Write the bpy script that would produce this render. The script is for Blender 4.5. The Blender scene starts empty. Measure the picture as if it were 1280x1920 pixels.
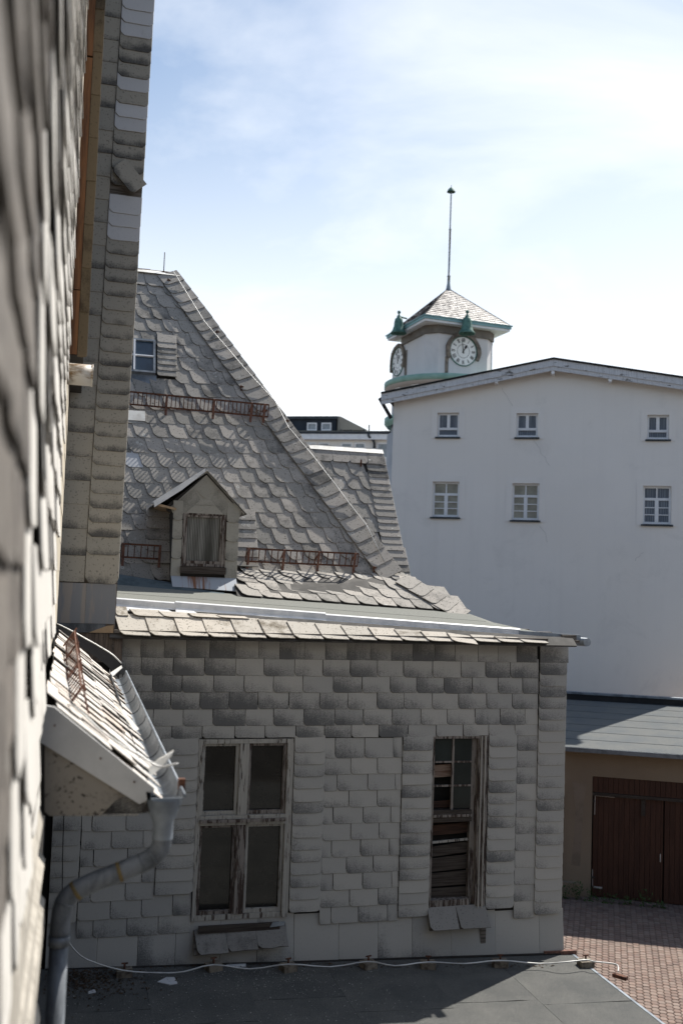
import bpy, math, random
from mathutils import Matrix, Vector
random.seed(11)
R = math.radians
sc = bpy.context.scene
EYE = 6.5
# ------------------------------------------------------------------ camera
cam_d = bpy.data.cameras.new('camera'); cam = bpy.data.objects.new('camera', cam_d)
sc.collection.objects.link(cam); sc.camera = cam
cam_d.sensor_fit = 'VERTICAL'; cam_d.sensor_height = 36; cam_d.lens = 35
cam_d.clip_start = 0.05; cam_d.clip_end = 3000
PITCH, ROLL, F = R(3.83), R(2.0), 1867.0
fw = Vector((0, math.cos(PITCH), math.sin(PITCH))); u0 = Vector((0, -math.sin(PITCH), math.cos(PITCH))); r0 = Vector((1, 0, 0))
c_rt = r0*math.cos(ROLL) + u0*math.sin(ROLL); c_up = u0*math.cos(ROLL) - r0*math.sin(ROLL)
cm = Matrix((c_rt, c_up, -fw)).transposed().to_4x4(); cm.translation = (0, 0, EYE)
cam.matrix_world = cm
cam_d.dof.use_dof = True; cam_d.dof.focus_distance = 13.0; cam_d.dof.aperture_fstop = 1.7
# ------------------------------------------------------------------ sun and sky
SUN_AZ, SUN_EL = R(41), R(51)
sun_dir = Vector((math.sin(SUN_AZ)*math.cos(SUN_EL), math.cos(SUN_AZ)*math.cos(SUN_EL), math.sin(SUN_EL)))
sd = bpy.data.lights.new('sun', 'SUN'); sd.energy = 5.0; sd.angle = R(0.5); sd.color = (1, .95, .87)
so = bpy.data.objects.new('sun', sd); sc.collection.objects.link(so)
so.rotation_euler = (-sun_dir).to_track_quat('-Z', 'Y').to_euler(); so.location = (20, 20, 40)
w = bpy.data.worlds.new('World'); sc.world = w; w.use_nodes = True
nt = w.node_tree; nt.nodes.clear()
def wn(t, **k):
    n = nt.nodes.new(t)
    for a, b in k.items(): setattr(n, a, b)
    return n
sky = wn('ShaderNodeTexSky', sky_type='NISHITA', sun_disc=False, sun_elevation=SUN_EL, sun_rotation=SUN_AZ, air_density=1.0, dust_density=0.3, ozone_density=1.0)
tc = wn('ShaderNodeTexCoord'); sep = wn('ShaderNodeSeparateXYZ')
nt.links.new(tc.outputs['Generated'], sep.inputs[0])
# thin high cloud: a noise on the direction flattened to a cloud sheet
zz = wn('ShaderNodeMath', operation='ADD'); zz.inputs[1].default_value = 0.22
nt.links.new(sep.outputs['Z'], zz.inputs[0])
zm = wn('ShaderNodeMath', operation='MAXIMUM'); zm.inputs[1].default_value = 0.12; nt.links.new(zz.outputs[0], zm.inputs[0])
dv = wn('ShaderNodeVectorMath', operation='DIVIDE'); nt.links.new(tc.outputs['Generated'], dv.inputs[0])
cb = wn('ShaderNodeCombineXYZ')
for i in range(3): nt.links.new(zm.outputs[0], cb.inputs[i])
nt.links.new(cb.outputs[0], dv.inputs[1])
mp = wn('ShaderNodeMapping'); mp.inputs['Scale'].default_value = (1.0, 1.5, 1.0); mp.inputs['Rotation'].default_value = (0, 0, R(60)); mp.inputs['Location'].default_value = (2.6, 5.5, 0)
nt.links.new(dv.outputs[0], mp.inputs[0])
n1 = wn('ShaderNodeTexNoise'); n1.inputs['Scale'].default_value = 1.25; n1.inputs['Detail'].default_value = 9; n1.inputs['Roughness'].default_value = .55; n1.inputs['Distortion'].default_value = .35
nt.links.new(mp.outputs[0], n1.inputs['Vector'])
cr = wn('ShaderNodeMapRange'); cr.inputs['From Min'].default_value = .49; cr.inputs['From Max'].default_value = .75; cr.inputs['To Max'].default_value = .85
nt.links.new(n1.outputs['Fac'], cr.inputs['Value'])
# haze thickens towards the horizon and towards the sun
hz = wn('ShaderNodeMapRange', interpolation_type='SMOOTHSTEP'); hz.inputs['From Min'].default_value = .56; hz.inputs['From Max'].default_value = .10
hz.inputs['To Min'].default_value = 0; hz.inputs['To Max'].default_value = 1; nt.links.new(sep.outputs['Z'], hz.inputs['Value'])
dt = wn('ShaderNodeVectorMath', operation='DOT_PRODUCT'); dt.inputs[1].default_value = sun_dir; nt.links.new(tc.outputs['Generated'], dt.inputs[0])
hs = wn('ShaderNodeMapRange', interpolation_type='SMOOTHSTEP'); hs.inputs['From Min'].default_value = .60; hs.inputs['From Max'].default_value = .99; hs.inputs['To Max'].default_value = .55
nt.links.new(dt.outputs['Value'], hs.inputs['Value'])
def comb(a, b):   # 1-(1-a)(1-b)
    ia = wn('ShaderNodeMath', operation='SUBTRACT'); ia.inputs[0].default_value = 1; nt.links.new(a, ia.inputs[1])
    ib = wn('ShaderNodeMath', operation='SUBTRACT'); ib.inputs[0].default_value = 1; nt.links.new(b, ib.inputs[1])
    m = wn('ShaderNodeMath', operation='MULTIPLY'); nt.links.new(ia.outputs[0], m.inputs[0]); nt.links.new(ib.outputs[0], m.inputs[1])
    o = wn('ShaderNodeMath', operation='SUBTRACT'); o.inputs[0].default_value = 1; nt.links.new(m.outputs[0], o.inputs[1]); return o.outputs[0]
gl = wn('ShaderNodeMapRange', interpolation_type='SMOOTHSTEP'); gl.inputs['From Min'].default_value = -.25; gl.inputs['From Max'].default_value = .45; gl.inputs['To Min'].default_value = .40
nt.links.new(dt.outputs['Value'], gl.inputs['Value'])
def mulw(a, b):
    m = wn('ShaderNodeMath', operation='MULTIPLY'); nt.links.new(a, m.inputs[0]); nt.links.new(b, m.inputs[1]); return m.outputs[0]
fac = comb(mulw(comb(cr.outputs[0], hz.outputs[0]), gl.outputs[0]), hs.outputs[0])
fm = wn('ShaderNodeMath', operation='MULTIPLY'); fm.inputs[1].default_value = .9; nt.links.new(fac, fm.inputs[0])
mxc = wn('ShaderNodeMix', data_type='RGBA'); mxc.inputs['B'].default_value = (9.6, 9.75, 9.9, 1)
nt.links.new(fm.outputs[0], mxc.inputs['Factor']); tint = wn('ShaderNodeMix', data_type='RGBA', blend_type='MULTIPLY'); tint.inputs['Factor'].default_value = 1; tint.inputs['B'].default_value = (.88, 1.0, 1.04, 1); nt.links.new(sky.outputs[0], tint.inputs['A']); nt.links.new(tint.outputs['Result'], mxc.inputs['A'])
bg = wn('ShaderNodeBackground'); bg.inputs['Strength'].default_value = .085; nt.links.new(mxc.outputs['Result'], bg.inputs['Color'])
ow = wn('ShaderNodeOutputWorld'); nt.links.new(bg.outputs[0], ow.inputs[0])
sc.view_settings.view_transform = 'Standard'; sc.view_settings.look = 'None'; sc.view_settings.gamma = 1; sc.view_settings.exposure = 0.66
sc.view_settings.use_curve_mapping = False
sc.render.engine = 'CYCLES'

# ------------------------------------------------------------------ helpers: pixels to places
class Frame:
    def __init__(s, a):
        s.a = a; s.M = Matrix.Translation((0, 0, EYE)) @ Matrix.Rotation(a, 4, 'Z')
        s.U = Vector((math.cos(a), math.sin(a), 0)); s.V = Vector((-math.sin(a), math.cos(a), 0))
    def ray(s, x, y):
        r = fw + c_rt*((x-640)/F) + c_up*((960-y)/F); return Vector((r.dot(s.U), r.dot(s.V), r.z))
    def plane(s, x, y, O, n):
        r = s.ray(x, y); return r*(O.dot(n)/r.dot(n))
    def onv(s, x, y, v): return s.plane(x, y, Vector((0, v, 0)), Vector((0, 1, 0)))
    def onu(s, x, y, u): return s.plane(x, y, Vector((u, 0, 0)), Vector((1, 0, 0)))
    def onz(s, x, y, z): return s.plane(x, y, Vector((0, 0, z)), Vector((0, 0, 1)))
FB = Frame(R(15)); FW = Frame(R(-12.6))
class Surf:     # a flat surface in a frame: origin, right, up the surface, outward
    def __init__(s, fr, O, ex, ey):
        s.fr = fr; s.O = Vector(O); s.ex = Vector(ex).normalized(); s.ey = Vector(ey).normalized(); s.ez = s.ex.cross(s.ey).normalized()
    def P(s, a, b, c=0): return s.O + s.ex*a + s.ey*b + s.ez*c
    def at(s, x, y):
        p = s.fr.plane(x, y, s.O, s.ez) - s.O; return p.dot(s.ex), p.dot(s.ey)
    def mat(s, a, b, c=0, rot=0, tilt=0, sx=1, sy=1, sz=1):
        B = Matrix((s.ex, s.ey, s.ez)).transposed().to_4x4(); B.translation = s.P(a, b, c)
        return s.fr.M @ B @ Matrix.Rotation(rot, 4, 'Z') @ Matrix.Rotation(tilt, 4, 'X') @ Matrix.Diagonal((sx, sy, sz, 1))

# ------------------------------------------------------------------ helpers: objects
WM = {}
def reg(o, M, parent):
    sc.collection.objects.link(o); WM[o.name] = M
    if parent is None: o.matrix_world = M
    else:
        o.parent = parent; o.matrix_parent_inverse = Matrix.Identity(4)
        o.matrix_local = WM[parent.name].inverted() @ M
    return o
def thing(name, label, cat, loc, fr=FB, group=None):
    o = bpy.data.objects.new(name, None); o.empty_display_size = .2
    reg(o, fr.M @ Matrix.Translation(Vector(loc)), None); o['label'] = label; o['category'] = cat
    if group: o['group'] = group
    return o
def tag(o, label=None, cat=None, group=None, kind=None):
    for k, v in (('label', label), ('category', cat), ('group', group), ('kind', kind)):
        if v: o[k] = v
    return o
def inst(name, mesh, M, parent, mat=None):
    return reg(bpy.data.objects.new(name, mesh), M, parent)
class MB:
    def __init__(s): s.v = []; s.f = []; s.sm = []
    def poly(s, pts, smooth=False):
        b = len(s.v); s.v += [Vector(p) for p in pts]; s.f.append(list(range(b, b+len(pts)))); s.sm.append(smooth); return s
    def box(s, a, b):
        (x0, y0, z0), (x1, y1, z1) = [(min(a[i], b[i]) for i in range(3)) for _ in (0,)][0], [(max(a[i], b[i]) for i in range(3)) for _ in (0,)][0]
        k = len(s.v); s.v += [Vector(p) for p in ((x0,y0,z0),(x1,y0,z0),(x1,y1,z0),(x0,y1,z0),(x0,y0,z1),(x1,y0,z1),(x1,y1,z1),(x0,y1,z1))]
        for q in ((3,2,1,0),(4,5,6,7),(0,1,5,4),(1,2,6,5),(2,3,7,6),(3,0,4,7)): s.f.append([k+i for i in q]); s.sm.append(False)
        return s
    def slab(s, pts, d):          # polygon pts extruded by vector d
        d = Vector(d); pts = [Vector(p) for p in pts]; n = len(pts); k = len(s.v)
        nn = Vector((0, 0, 0))
        for i in range(n): nn += (pts[i]-pts[0]).cross(pts[(i+1) % n]-pts[0])
        if nn.dot(d) > 0: pts = pts[::-1]
        s.v += pts + [p+d for p in pts]
        s.f.append([k+i for i in range(n)]); s.f.append([k+n+i for i in range(n)][::-1]); s.sm += [False, False]
        for i in range(n): j = (i+1) % n; s.f.append([k+j, k+i, k+n+i, k+n+j]); s.sm.append(False)
        return s
    def bar(s, a, b, w, h, upv=(0, 0, 1)):   # box beam between two points
        a, b = Vector(a), Vector(b); d = (b-a).normalized(); upv = Vector(upv)
        sd_ = d.cross(upv).normalized(); up = sd_.cross(d).normalized()
        q = [a+sd_*(w/2*i)+up*(h/2*j) for i, j in ((-1,-1),(1,-1),(1,1),(-1,1))]
        return s.slab(q, b-a)
    def tube(s, pts, r, n=8, caps=True, smooth=True):
        pts = [Vector(p) for p in pts]; rs = r if isinstance(r, (list, tuple)) else [r]*len(pts)
        k = len(s.v); t = (pts[1]-pts[0]).normalized()
        a = t.orthogonal().normalized()
        for i, p in enumerate(pts):
            t = ((pts[min(i+1, len(pts)-1)]-pts[max(i-1, 0)])).normalized()
            a = (a - t*a.dot(t)).normalized(); b = t.cross(a)
            for j in range(n):
                th = 2*math.pi*j/n; s.v.append(p + (a*math.cos(th)+b*math.sin(th))*rs[i])
        for i in range(len(pts)-1):
            for j in range(n):
                q = (j+1) % n; s.f.append([k+i*n+j, k+i*n+q, k+(i+1)*n+q, k+(i+1)*n+j]); s.sm.append(smooth)
        if caps:
            s.f.append([k+j for j in range(n)][::-1]); s.f.append([k+(len(pts)-1)*n+j for j in range(n)]); s.sm += [False, False]
        return s
    def lathe(s, c, prof, n=16, smooth=True, a0=0, a1=2*math.pi):
        c = Vector(c); k = len(s.v); full = abs(a1-a0-2*math.pi) < 1e-6; m = n if full else n+1
        for r_, z in prof:
            for j in range(m):
                th = a0+(a1-a0)*j/n; s.v.append(c+Vector((r_*math.cos(th), r_*math.sin(th), z)))
        for i in range(len(prof)-1):
            for j in range(n):
                q = (j+1) % m; s.f.append([k+i*m+j, k+i*m+q, k+(i+1)*m+q, k+(i+1)*m+j]); s.sm.append(smooth)
        return s
    def build(s, name, mat, parent, fr=FB, origin=None):
        mn = Vector([min(p[i] for p in s.v) for i in range(3)]); mx = Vector([max(p[i] for p in s.v) for i in range(3)])
        c = Vector(origin) if origin is not None else Vector(((mn.x+mx.x)/2, (mn.y+mx.y)/2, mn.z))
        me = bpy.data.meshes.new(name); me.from_pydata([p-c for p in s.v], [], s.f); me.materials.append(mat)
        me.polygons.foreach_set('use_smooth', s.sm); me.update()
        return reg(bpy.data.objects.new(name, me), fr.M @ Matrix.Translation(c), parent)
def rj(a): return random.uniform(-a, a)

# ------------------------------------------------------------------ materials
class NT:
    def __init__(s, name, rough=.85, spec=.3, metal=0):
        s.m = bpy.data.materials.new(name); s.m.use_nodes = True; s.t = s.m.node_tree; s.b = s.t.nodes['Principled BSDF']
        s.b.inputs['Roughness'].default_value = rough; s.b.inputs['Specular IOR Level'].default_value = spec; s.b.inputs['Metallic'].default_value = metal
        s.tc = s.t.nodes.new('ShaderNodeTexCoord'); s.oi = s.t.nodes.new('ShaderNodeObjectInfo')
    def L(s, a, b): s.t.links.new(a, b)
    def node(s, t, **k):
        n = s.t.nodes.new(t)
        for a, b in k.items(): setattr(n, a, b)
        return n
    def math(s, op, a, b=None, c=None, clamp=False):
        n = s.node('ShaderNodeMath', operation=op, use_clamp=clamp)
        for i, x in enumerate((a, b, c)):
            if x is None: continue
            if isinstance(x, (int, float)): n.inputs[i].default_value = x
            else: s.L(x, n.inputs[i])
        return n.outputs[0]
    def vec(s, scale=(1, 1, 1), rnd=True, src='Object'):
        m = s.node('ShaderNodeMapping'); m.inputs['Scale'].default_value = scale; s.L(s.tc.outputs[src], m.inputs[0])
        if rnd:
            cx = s.node('ShaderNodeCombineXYZ'); v = s.math('MULTIPLY', s.oi.outputs['Random'], 57.0)
            for i in range(3): s.L(v, cx.inputs[i])
            s.L(cx.outputs[0], m.inputs['Location'])
        return m.outputs[0]
    def noise(s, v, scale, detail=4, rough=.6, dist=0):
        n = s.node('ShaderNodeTexNoise'); n.inputs['Scale'].default_value = scale; n.inputs['Detail'].default_value = detail
        n.inputs['Roughness'].default_value = rough; n.inputs['Distortion'].default_value = dist; s.L(v, n.inputs['Vector']); return n.outputs['Fac']
    def ramp(s, x, a, b, lo=0., hi=1., smooth=True):
        n = s.node('ShaderNodeMapRange', interpolation_type='SMOOTHSTEP' if smooth else 'LINEAR'); s.L(x, n.inputs['Value'])
        for k, q in (('From Min', a), ('From Max', b), ('To Min', lo), ('To Max', hi)): n.inputs[k].default_value = q
        return n.outputs[0]
    def mix(s, f, a, b, blend='MIX'):
        n = s.node('ShaderNodeMix', data_type='RGBA', blend_type=blend)
        if isinstance(f, (int, float)): n.inputs['Factor'].default_value = f
        else: s.L(f, n.inputs['Factor'])
        for k, q in (('A', a), ('B', b)):
            if isinstance(q, tuple): n.inputs[k].default_value = (*q, 1)
            else: s.L(q, n.inputs[k])
        return n.outputs['Result']
    def grey(s, x):
        n = s.node('ShaderNodeCombineColor')
        for i in range(3): s.L(x, n.inputs[i])
        return n.outputs[0]
    def bump(s, h, dist=.004, st=.6):
        n = s.node('ShaderNodeBump'); n.inputs['Distance'].default_value = dist; n.inputs['Strength'].default_value = st
        s.L(h, n.inputs['Height']); s.L(n.outputs[0], s.b.inputs['Normal'])
    def out(s, c):
        if isinstance(c, tuple): s.b.inputs['Base Color'].default_value = (*c, 1)
        else: s.L(c, s.b.inputs['Base Color'])
        return s.m

def slate_mat(name, light, dark, soot=.5, grad=.5, k=5.0, speck=.3, lichen=0., streak=.3, jit=.18, warm=None, H=.2, rustst=0., sc1=7, fn=.75, side=0, W_=.37, zone=0, sth=.60):
    s = NT(name, .88, .25)
    v = s.vec(); sp = s.node('ShaderNodeSeparateXYZ'); s.L(s.tc.outputs['Object'], sp.inputs[0])
    r1 = s.oi.outputs['Random']; r2 = s.math('FRACT', s.math('MULTIPLY', r1, 17.31)); r3 = s.math('FRACT', s.math('MULTIPLY', r1, 91.7))
    big = s.noise(v, sc1, 4, .55)
    low = s.ramp(sp.outputs['Y'], H, 0, 0, 1)
    f = s.math('ADD', s.math('MULTIPLY', s.math('SUBTRACT', big, .5), k), s.math('MULTIPLY', s.math('SUBTRACT', low, .5), grad*2))
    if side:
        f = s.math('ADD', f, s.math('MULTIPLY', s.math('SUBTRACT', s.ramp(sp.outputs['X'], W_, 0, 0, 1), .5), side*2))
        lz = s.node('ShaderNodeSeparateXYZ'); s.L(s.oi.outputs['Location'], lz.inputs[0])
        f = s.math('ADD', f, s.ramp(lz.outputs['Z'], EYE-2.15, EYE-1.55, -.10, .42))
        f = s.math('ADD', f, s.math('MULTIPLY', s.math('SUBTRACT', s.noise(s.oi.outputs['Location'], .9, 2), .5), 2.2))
    f = s.math('ADD', f, s.math('ADD', soot-.5, s.math('MULTIPLY', s.math('SUBTRACT', r2, .5), 1.15)))
    if zone: f = s.math('ADD', f, s.math('MULTIPLY', s.math('SUBTRACT', s.noise(s.oi.outputs['Location'], .8, 3, .6), .46), zone))
    fine = s.noise(v, 75, 3, .7); f2 = s.math('MULTIPLY', s.math('SUBTRACT', fine, .5), 2.2)
    st = s.noise(s.vec((60, 3, 1)), 1, 2, .6)
    f = s.math('ADD', f, s.math('MULTIPLY', s.math('SUBTRACT', st, .5), streak*2))
    f = s.math('ADD', f, s.math('MULTIPLY', f2, fn))
    f = s.ramp(f, -.25, 1.3)
    c = s.mix(f, light, dark)
    if warm: c = s.mix(s.math('MULTIPLY', r3, .55), c, s.mix(f, warm, dark))
    # pits and specks
    sk = s.ramp(s.noise(v, 45, 2, .5), sth, sth+.1, 0, speck); c = s.mix(sk, c, tuple(x*.5 for x in dark))
    if lichen:
        vo = s.node('ShaderNodeTexVoronoi'); vo.inputs['Scale'].default_value = 9; s.L(v, vo.inputs['Vector'])
        d = vo.outputs['Distance']; ring = s.math('MULTIPLY', s.ramp(d, .10, .16), s.ramp(d, .26, .20))
        pick = s.ramp(s.noise(v, 2.6, 1), .58, .62, 0, lichen)
        c = s.mix(s.math('MULTIPLY', s.math('MULTIPLY', ring, pick), s.ramp(fine, .35, .55)), c, (.50, .50, .47))
        pale = s.ramp(s.noise(v, 22, 4, .7), .58, .75, 0, .5); c = s.mix(pale, c, (.46, .45, .42))
    if rustst:
        rs = s.math('MULTIPLY', s.ramp(r3, 1-rustst, 1-rustst+.02), s.ramp(st, .45, .6)); c = s.mix(s.math('MULTIPLY', rs, .6), c, (.20, .09, .04))
    jv = s.math('ADD', 1-jit, s.math('MULTIPLY', r3, 2*jit)); c = s.mix(1.0, c, s.grey(jv), 'MULTIPLY')
    s.bump(s.math('ADD', fine, s.math('MULTIPLY', big, 2)), .0022, .5)
    return s.out(c)
M = {}
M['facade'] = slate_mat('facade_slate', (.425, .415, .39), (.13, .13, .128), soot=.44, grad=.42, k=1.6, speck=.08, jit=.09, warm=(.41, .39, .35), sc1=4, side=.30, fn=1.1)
M['dorm'] = slate_mat('dormer_slate', (.34, .325, .285), (.14, .135, .12), soot=.15, grad=.3, k=2.2, speck=.25, jit=.10, sc1=5, H=.3)
M['pier'] = slate_mat('pier_slate', (.36, .345, .305), (.085, .083, .08), soot=.28, grad=.75, k=3, speck=.5, jit=.10, warm=(.31, .28, .23), H=.16, sc1=4)
M['sillm'] = slate_mat('sill_slate', (.25, .24, .225), (.09, .085, .08), soot=.3, grad=0, k=2, speck=.5, jit=.08)
M['blank'] = slate_mat('blank_slate', (.52, .53, .55), (.30, .30, .31), soot=-.35, grad=.1, k=3, speck=.1, jit=.05)
M['roof'] = slate_mat('roof_slate', (.325, .31, .285), (.10, .097, .092), soot=.24, grad=.15, k=2.6, zone=2.8, sth=.60, speck=.9, lichen=1.0, jit=.15, streak=.15, warm=(.37, .335, .30), H=.28)
M['skirt'] = slate_mat('skirt_slate', (.50, .47, .42), (.16, .135, .10), soot=.22, grad=-.2, k=4.5, speck=.9, lichen=.4, jit=.1, streak=.1, warm=(.48, .43, .37), H=.28)
M['wallnear'] = slate_mat('near_wall_slate', (.54, .52, .485), (.36, .34, .31), soot=-.1, grad=.2, k=4, speck=.12, jit=.06, H=.3)
M['grime'] = slate_mat('grimy_slate', (.145, .13, .115), (.05, .044, .04), soot=.45, grad=0, k=7, speck=.5, jit=.1, H=.3, lichen=.5)
M['bay'] = slate_mat('bay_slate', (.55, .53, .50), (.22, .20, .18), soot=.1, grad=0, k=5, speck=.5, lichen=.4, jit=.12, warm=(.50, .40, .33), H=.3, rustst=.06)
def plain(name, col, col2=None, sc_=4, rough=.8, spec=.3, metal=0, stretch=(1, 1, 1), lo=.4, hi=.65, bump=0, fine=0, det=5):
    s = NT(name, rough, spec, metal); v = s.vec(stretch)
    n = s.noise(v, sc_, det, .62); c = s.mix(s.ramp(n, lo, hi), col, col2 or tuple(x*.7 for x in col))
    if fine:
        f = s.noise(v, 220, 2, .7); c = s.mix(s.ramp(f, .35, .7, 0, fine), c, tuple(min(1, x*1.9) for x in col))
    if bump: s.bump(n, bump, .6)
    return s.out(c)
M['tower_slate'] = plain('tower_roof_slate', (.27, .26, .255), (.18, .155, .145), 1.6, .55, .5, lo=.35, hi=.7)
M['edge'] = plain('shadow_line_edge', (.11, .105, .095), (.06, .058, .05), 20)  # dark side faces paint in crisp shadow lines between the slates
M['backing'] = plain('dark_backing', (.035, .032, .03))
M['roof_backing'] = plain('roof_felt', (.05, .048, .045), (.09, .085, .08))
M['old_boards'] = plain('old_boards', (.17, .15, .13), (.07, .06, .05), 3, stretch=(1, 1, 14), bump=.003)
M['zinc'] = plain('zinc', (.22, .25, .285), (.13, .15, .175), 5, .55, .4, .25)
M['zinc_pipe'] = plain('weathered_zinc_pipe', (.14, .155, .175), (.05, .058, .068), 9, .55, .4, .15, stretch=(1, 1, .4), lo=.36, hi=.62, fine=.15)
M['trim_white'] = plain('white_coated_metal', (.80, .81, .82), (.66, .68, .70), 7, .4, .5, .0)
M['trim_grey'] = plain('zinc_lip', (.36, .40, .44), (.26, .29, .32), 9, .5, .5, .3)
M['cap_white'] = plain('ridge_cap_metal', (.80, .79, .75), (.62, .60, .55), 5, .5, .4)
M['rust'] = plain('rusty_iron', (.13, .055, .032), (.05, .028, .022), 30, .85, .3, bump=.002)
M['rust_light'] = plain('rusty_bar', (.19, .095, .07), (.09, .05, .042), 26, .8, .3, bump=.001)
M['white_wall'] = None
def bitumen(name, base, pale):
    s = NT(name, .95, .08); v = s.vec((1, 1, 1), False)
    g = s.noise(v, 260, 2, .8); b = s.noise(v, 1.3, 5, .6)
    c = s.mix(s.ramp(g, .35, .68), base, pale); c = s.mix(s.ramp(b, .35, .7, 0, .45), c, tuple(x*1.5 for x in base))
    sp = s.ramp(s.noise(v, 55, 2, .5), .70, .74, 0, .6); c = s.mix(sp, c, (.3, .29, .27))
    s.bump(g, .0006, .5); return s.out(c)
M['bitumen'] = bitumen('bitumen_felt', (.030, .033, .035), (.20, .197, .185))
M['bitumen_old'] = bitumen('mossy_bitumen_felt', (.12, .125, .115), (.25, .25, .23))
M['bitumen_blue'] = plain('upstand_felt', (.075, .10, .115), (.05, .07, .08), 6, .8)
def paint_wood(name, paint, wood, cut=.5, sc_=9):
    s = NT(name, .8, .3)
    v = s.vec((1, 1, .10)); n = s.noise(v, sc_*2.2, 8, .72, .2); n2 = s.noise(s.vec((1, 1, .04)), 60, 3, .7)
    w_ = s.mix(s.ramp(n2, .3, .7), wood, tuple(x*.35 for x in wood)); f = s.ramp(n, cut-.03, cut+.03)
    c = s.mix(f, w_, s.mix(s.ramp(n2, .4, .7), paint, tuple(x*.72 for x in paint)))
    s.bump(f, .003, .9); return s.out(c)
M['peel'] = paint_wood('peeling_window_paint', (.42, .40, .36), (.12, .09, .075), .42, 14)
M['peel_brown'] = paint_wood('bare_window_wood', (.27, .24, .215), (.09, .062, .05), .48, 12)
M['fascia'] = paint_wood('weathered_fascia_paint', (.60, .61, .64), (.16, .15, .14), .40, 5)
M['fascia'].node_tree.nodes['Mapping'].inputs['Scale'].default_value = (.25, .25, 1)
M['board_dark'] = plain('grey_boards', (.075, .062, .052), (.03, .022, .018), 9, stretch=(.3, 1, 6), lo=.35, hi=.7, bump=.002)
M['board_red'] = plain('red_brown_boards', (.07, .036, .024), (.028, .015, .011), 8, stretch=(.3, 1, 6))
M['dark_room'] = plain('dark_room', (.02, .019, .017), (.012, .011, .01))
def glass_mat(name, col, rough=.06, spec=.5):
    s = NT(name, rough, spec); n = s.noise(s.vec(), 3, 3)
    return s.out(s.mix(s.ramp(n, .3, .7), col, tuple(x*1.5 for x in col)))
M['pane'] = glass_mat('dusty_dark_pane', (.014, .0135, .012), .05, .6)
M['pane_blue'] = glass_mat('skylight_pane', (.03, .05, .075), .08, .5)
M['pane_w'] = glass_mat('reflecting_pane', (.24, .235, .20), .25, .4)
M['pane_far'] = glass_mat('far_pane', (.20, .22, .24), .2, .5)
def curtain_mat(name, a, b, sc_):
    s = NT(name, .9, .1); wv = s.node('ShaderNodeTexWave'); wv.inputs['Scale'].default_value = sc_; wv.inputs['Distortion'].default_value = 2.2; wv.inputs['Detail'].default_value = 2
    s.L(s.vec((1, 1, .03)), wv.inputs['Vector']); n = s.noise(s.vec((1, 1, .1)), 9, 4)
    return s.out(s.mix(s.math('MULTIPLY', wv.outputs['Fac'], s.ramp(n, .3, .75)), a, b))
M['curtain'] = curtain_mat('net_curtain', (.07, .068, .06), (.36, .355, .33), 14)
M['curtain_w'] = curtain_mat('grey_blind', (.13, .15, .18), (.30, .33, .37), 5)
def wall_mat(name, a, b, warm=None):
    s = NT(name, .9, .2); v = s.vec((1, 1, 1), False)
    n = s.noise(v, .35, 6, .6); st = s.noise(s.vec((2.4, 2.4, .12), False), 1.6, 4, .6); f = s.noise(v, 30, 3, .7)
    c = s.mix(s.ramp(n, .35, .7), a, b); c = s.mix(s.ramp(st, .45, .75, 0, .13), c, tuple(x*.72 for x in a))
    if warm: c = s.mix(s.ramp(s.noise(v, .18, 4), .5, .65, 0, .5), c, warm)
    c = s.mix(s.ramp(s.noise(v, .9, 7, .7, .6), .54, .72, 0, .24), c, tuple(x*.7 for x in a))
    c = s.mix(s.ramp(f, .3, .8, 0, .12), c, tuple(x*.8 for x in a)); s.bump(f, .01, .35); return s.out(c)
M['white_wall'] = wall_mat('pale_render', (.80, .77, .74), (.755, .73, .705), (.80, .76, .715))
M['tan_wall'] = wall_mat('tan_render', (.30, .24, .175), (.24, .185, .135), (.36, .30, .225))
M['frame_white'] = plain('white_window_frame', (.80, .81, .83), (.72, .73, .76), 3, .5)
M['surround'] = plain('cream_surround', (.62, .60, .60), (.57, .56, .57), 2)
M['surround_dark'] = plain('crack_shade', (.36, .35, .34))
M['sill_dark'] = plain('dark_sill', (.06, .07, .08), (.04, .045, .05), 3)
M['verge'] = plain('white_verge_board', (.44, .44, .43), (.37, .37, .365), 3, .7, fine=.08)
M['speckle'] = slate_mat('speckled_cheek_slate', (.23, .21, .18), (.065, .055, .048), soot=.30, grad=0, k=3.5, speck=.9, jit=.02, H=.4)
M['orange_wood'] = plain('orange_brown_board', (.22, .10, .04), (.10, .045, .022), 5, .6, stretch=(4, 4, .35))
M['brown_slate'] = slate_mat('brown_stained_slate', (.14, .11, .072), (.06, .045, .03), soot=.3, grad=.1, k=4, speck=.4, jit=.1)
M['brown_metal'] = plain('streaked_brown_sheet', (.17, .135, .11), (.07, .055, .048), 7, .6, stretch=(6, 6, .35))
M['sheet'] = plain('stained_sheet', (.30, .275, .255), (.22, .23, .25), 3.2, .5, stretch=(3, 3, .4), lo=.42, hi=.56)
M['copper'] = plain('green_copper', (.10, .205, .175), (.05, .115, .10), 5, .7)
M['copper_pale'] = plain('pale_green_copper', (.27, .42, .37), (.20, .34, .29), 1.5, .7)
M['gutter_blue'] = plain('turquoise_gutter', (.25, .43, .46), (.20, .36, .39), 2, .6)
M['tower_wall'] = wall_mat('tower_render', (.66, .65, .66), (.60, .59, .60))
M['stone'] = plain('rough_brown_stone', (.24, .20, .165), (.12, .10, .085), 3, bump=.05)
M['soffit'] = plain('soffit_band', (.19, .17, .15), (.14, .125, .11), 2)
M['dial'] = plain('white_dial', (.86, .86, .85), (.80, .80, .79), 2, .5)
M['black'] = plain('black_paint', (.02, .02, .022), (.03, .03, .03), 3)
M['pole'] = plain('grey_pole', (.30, .34, .36), (.2, .22, .24), 3, .5, .5, .4)
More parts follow.
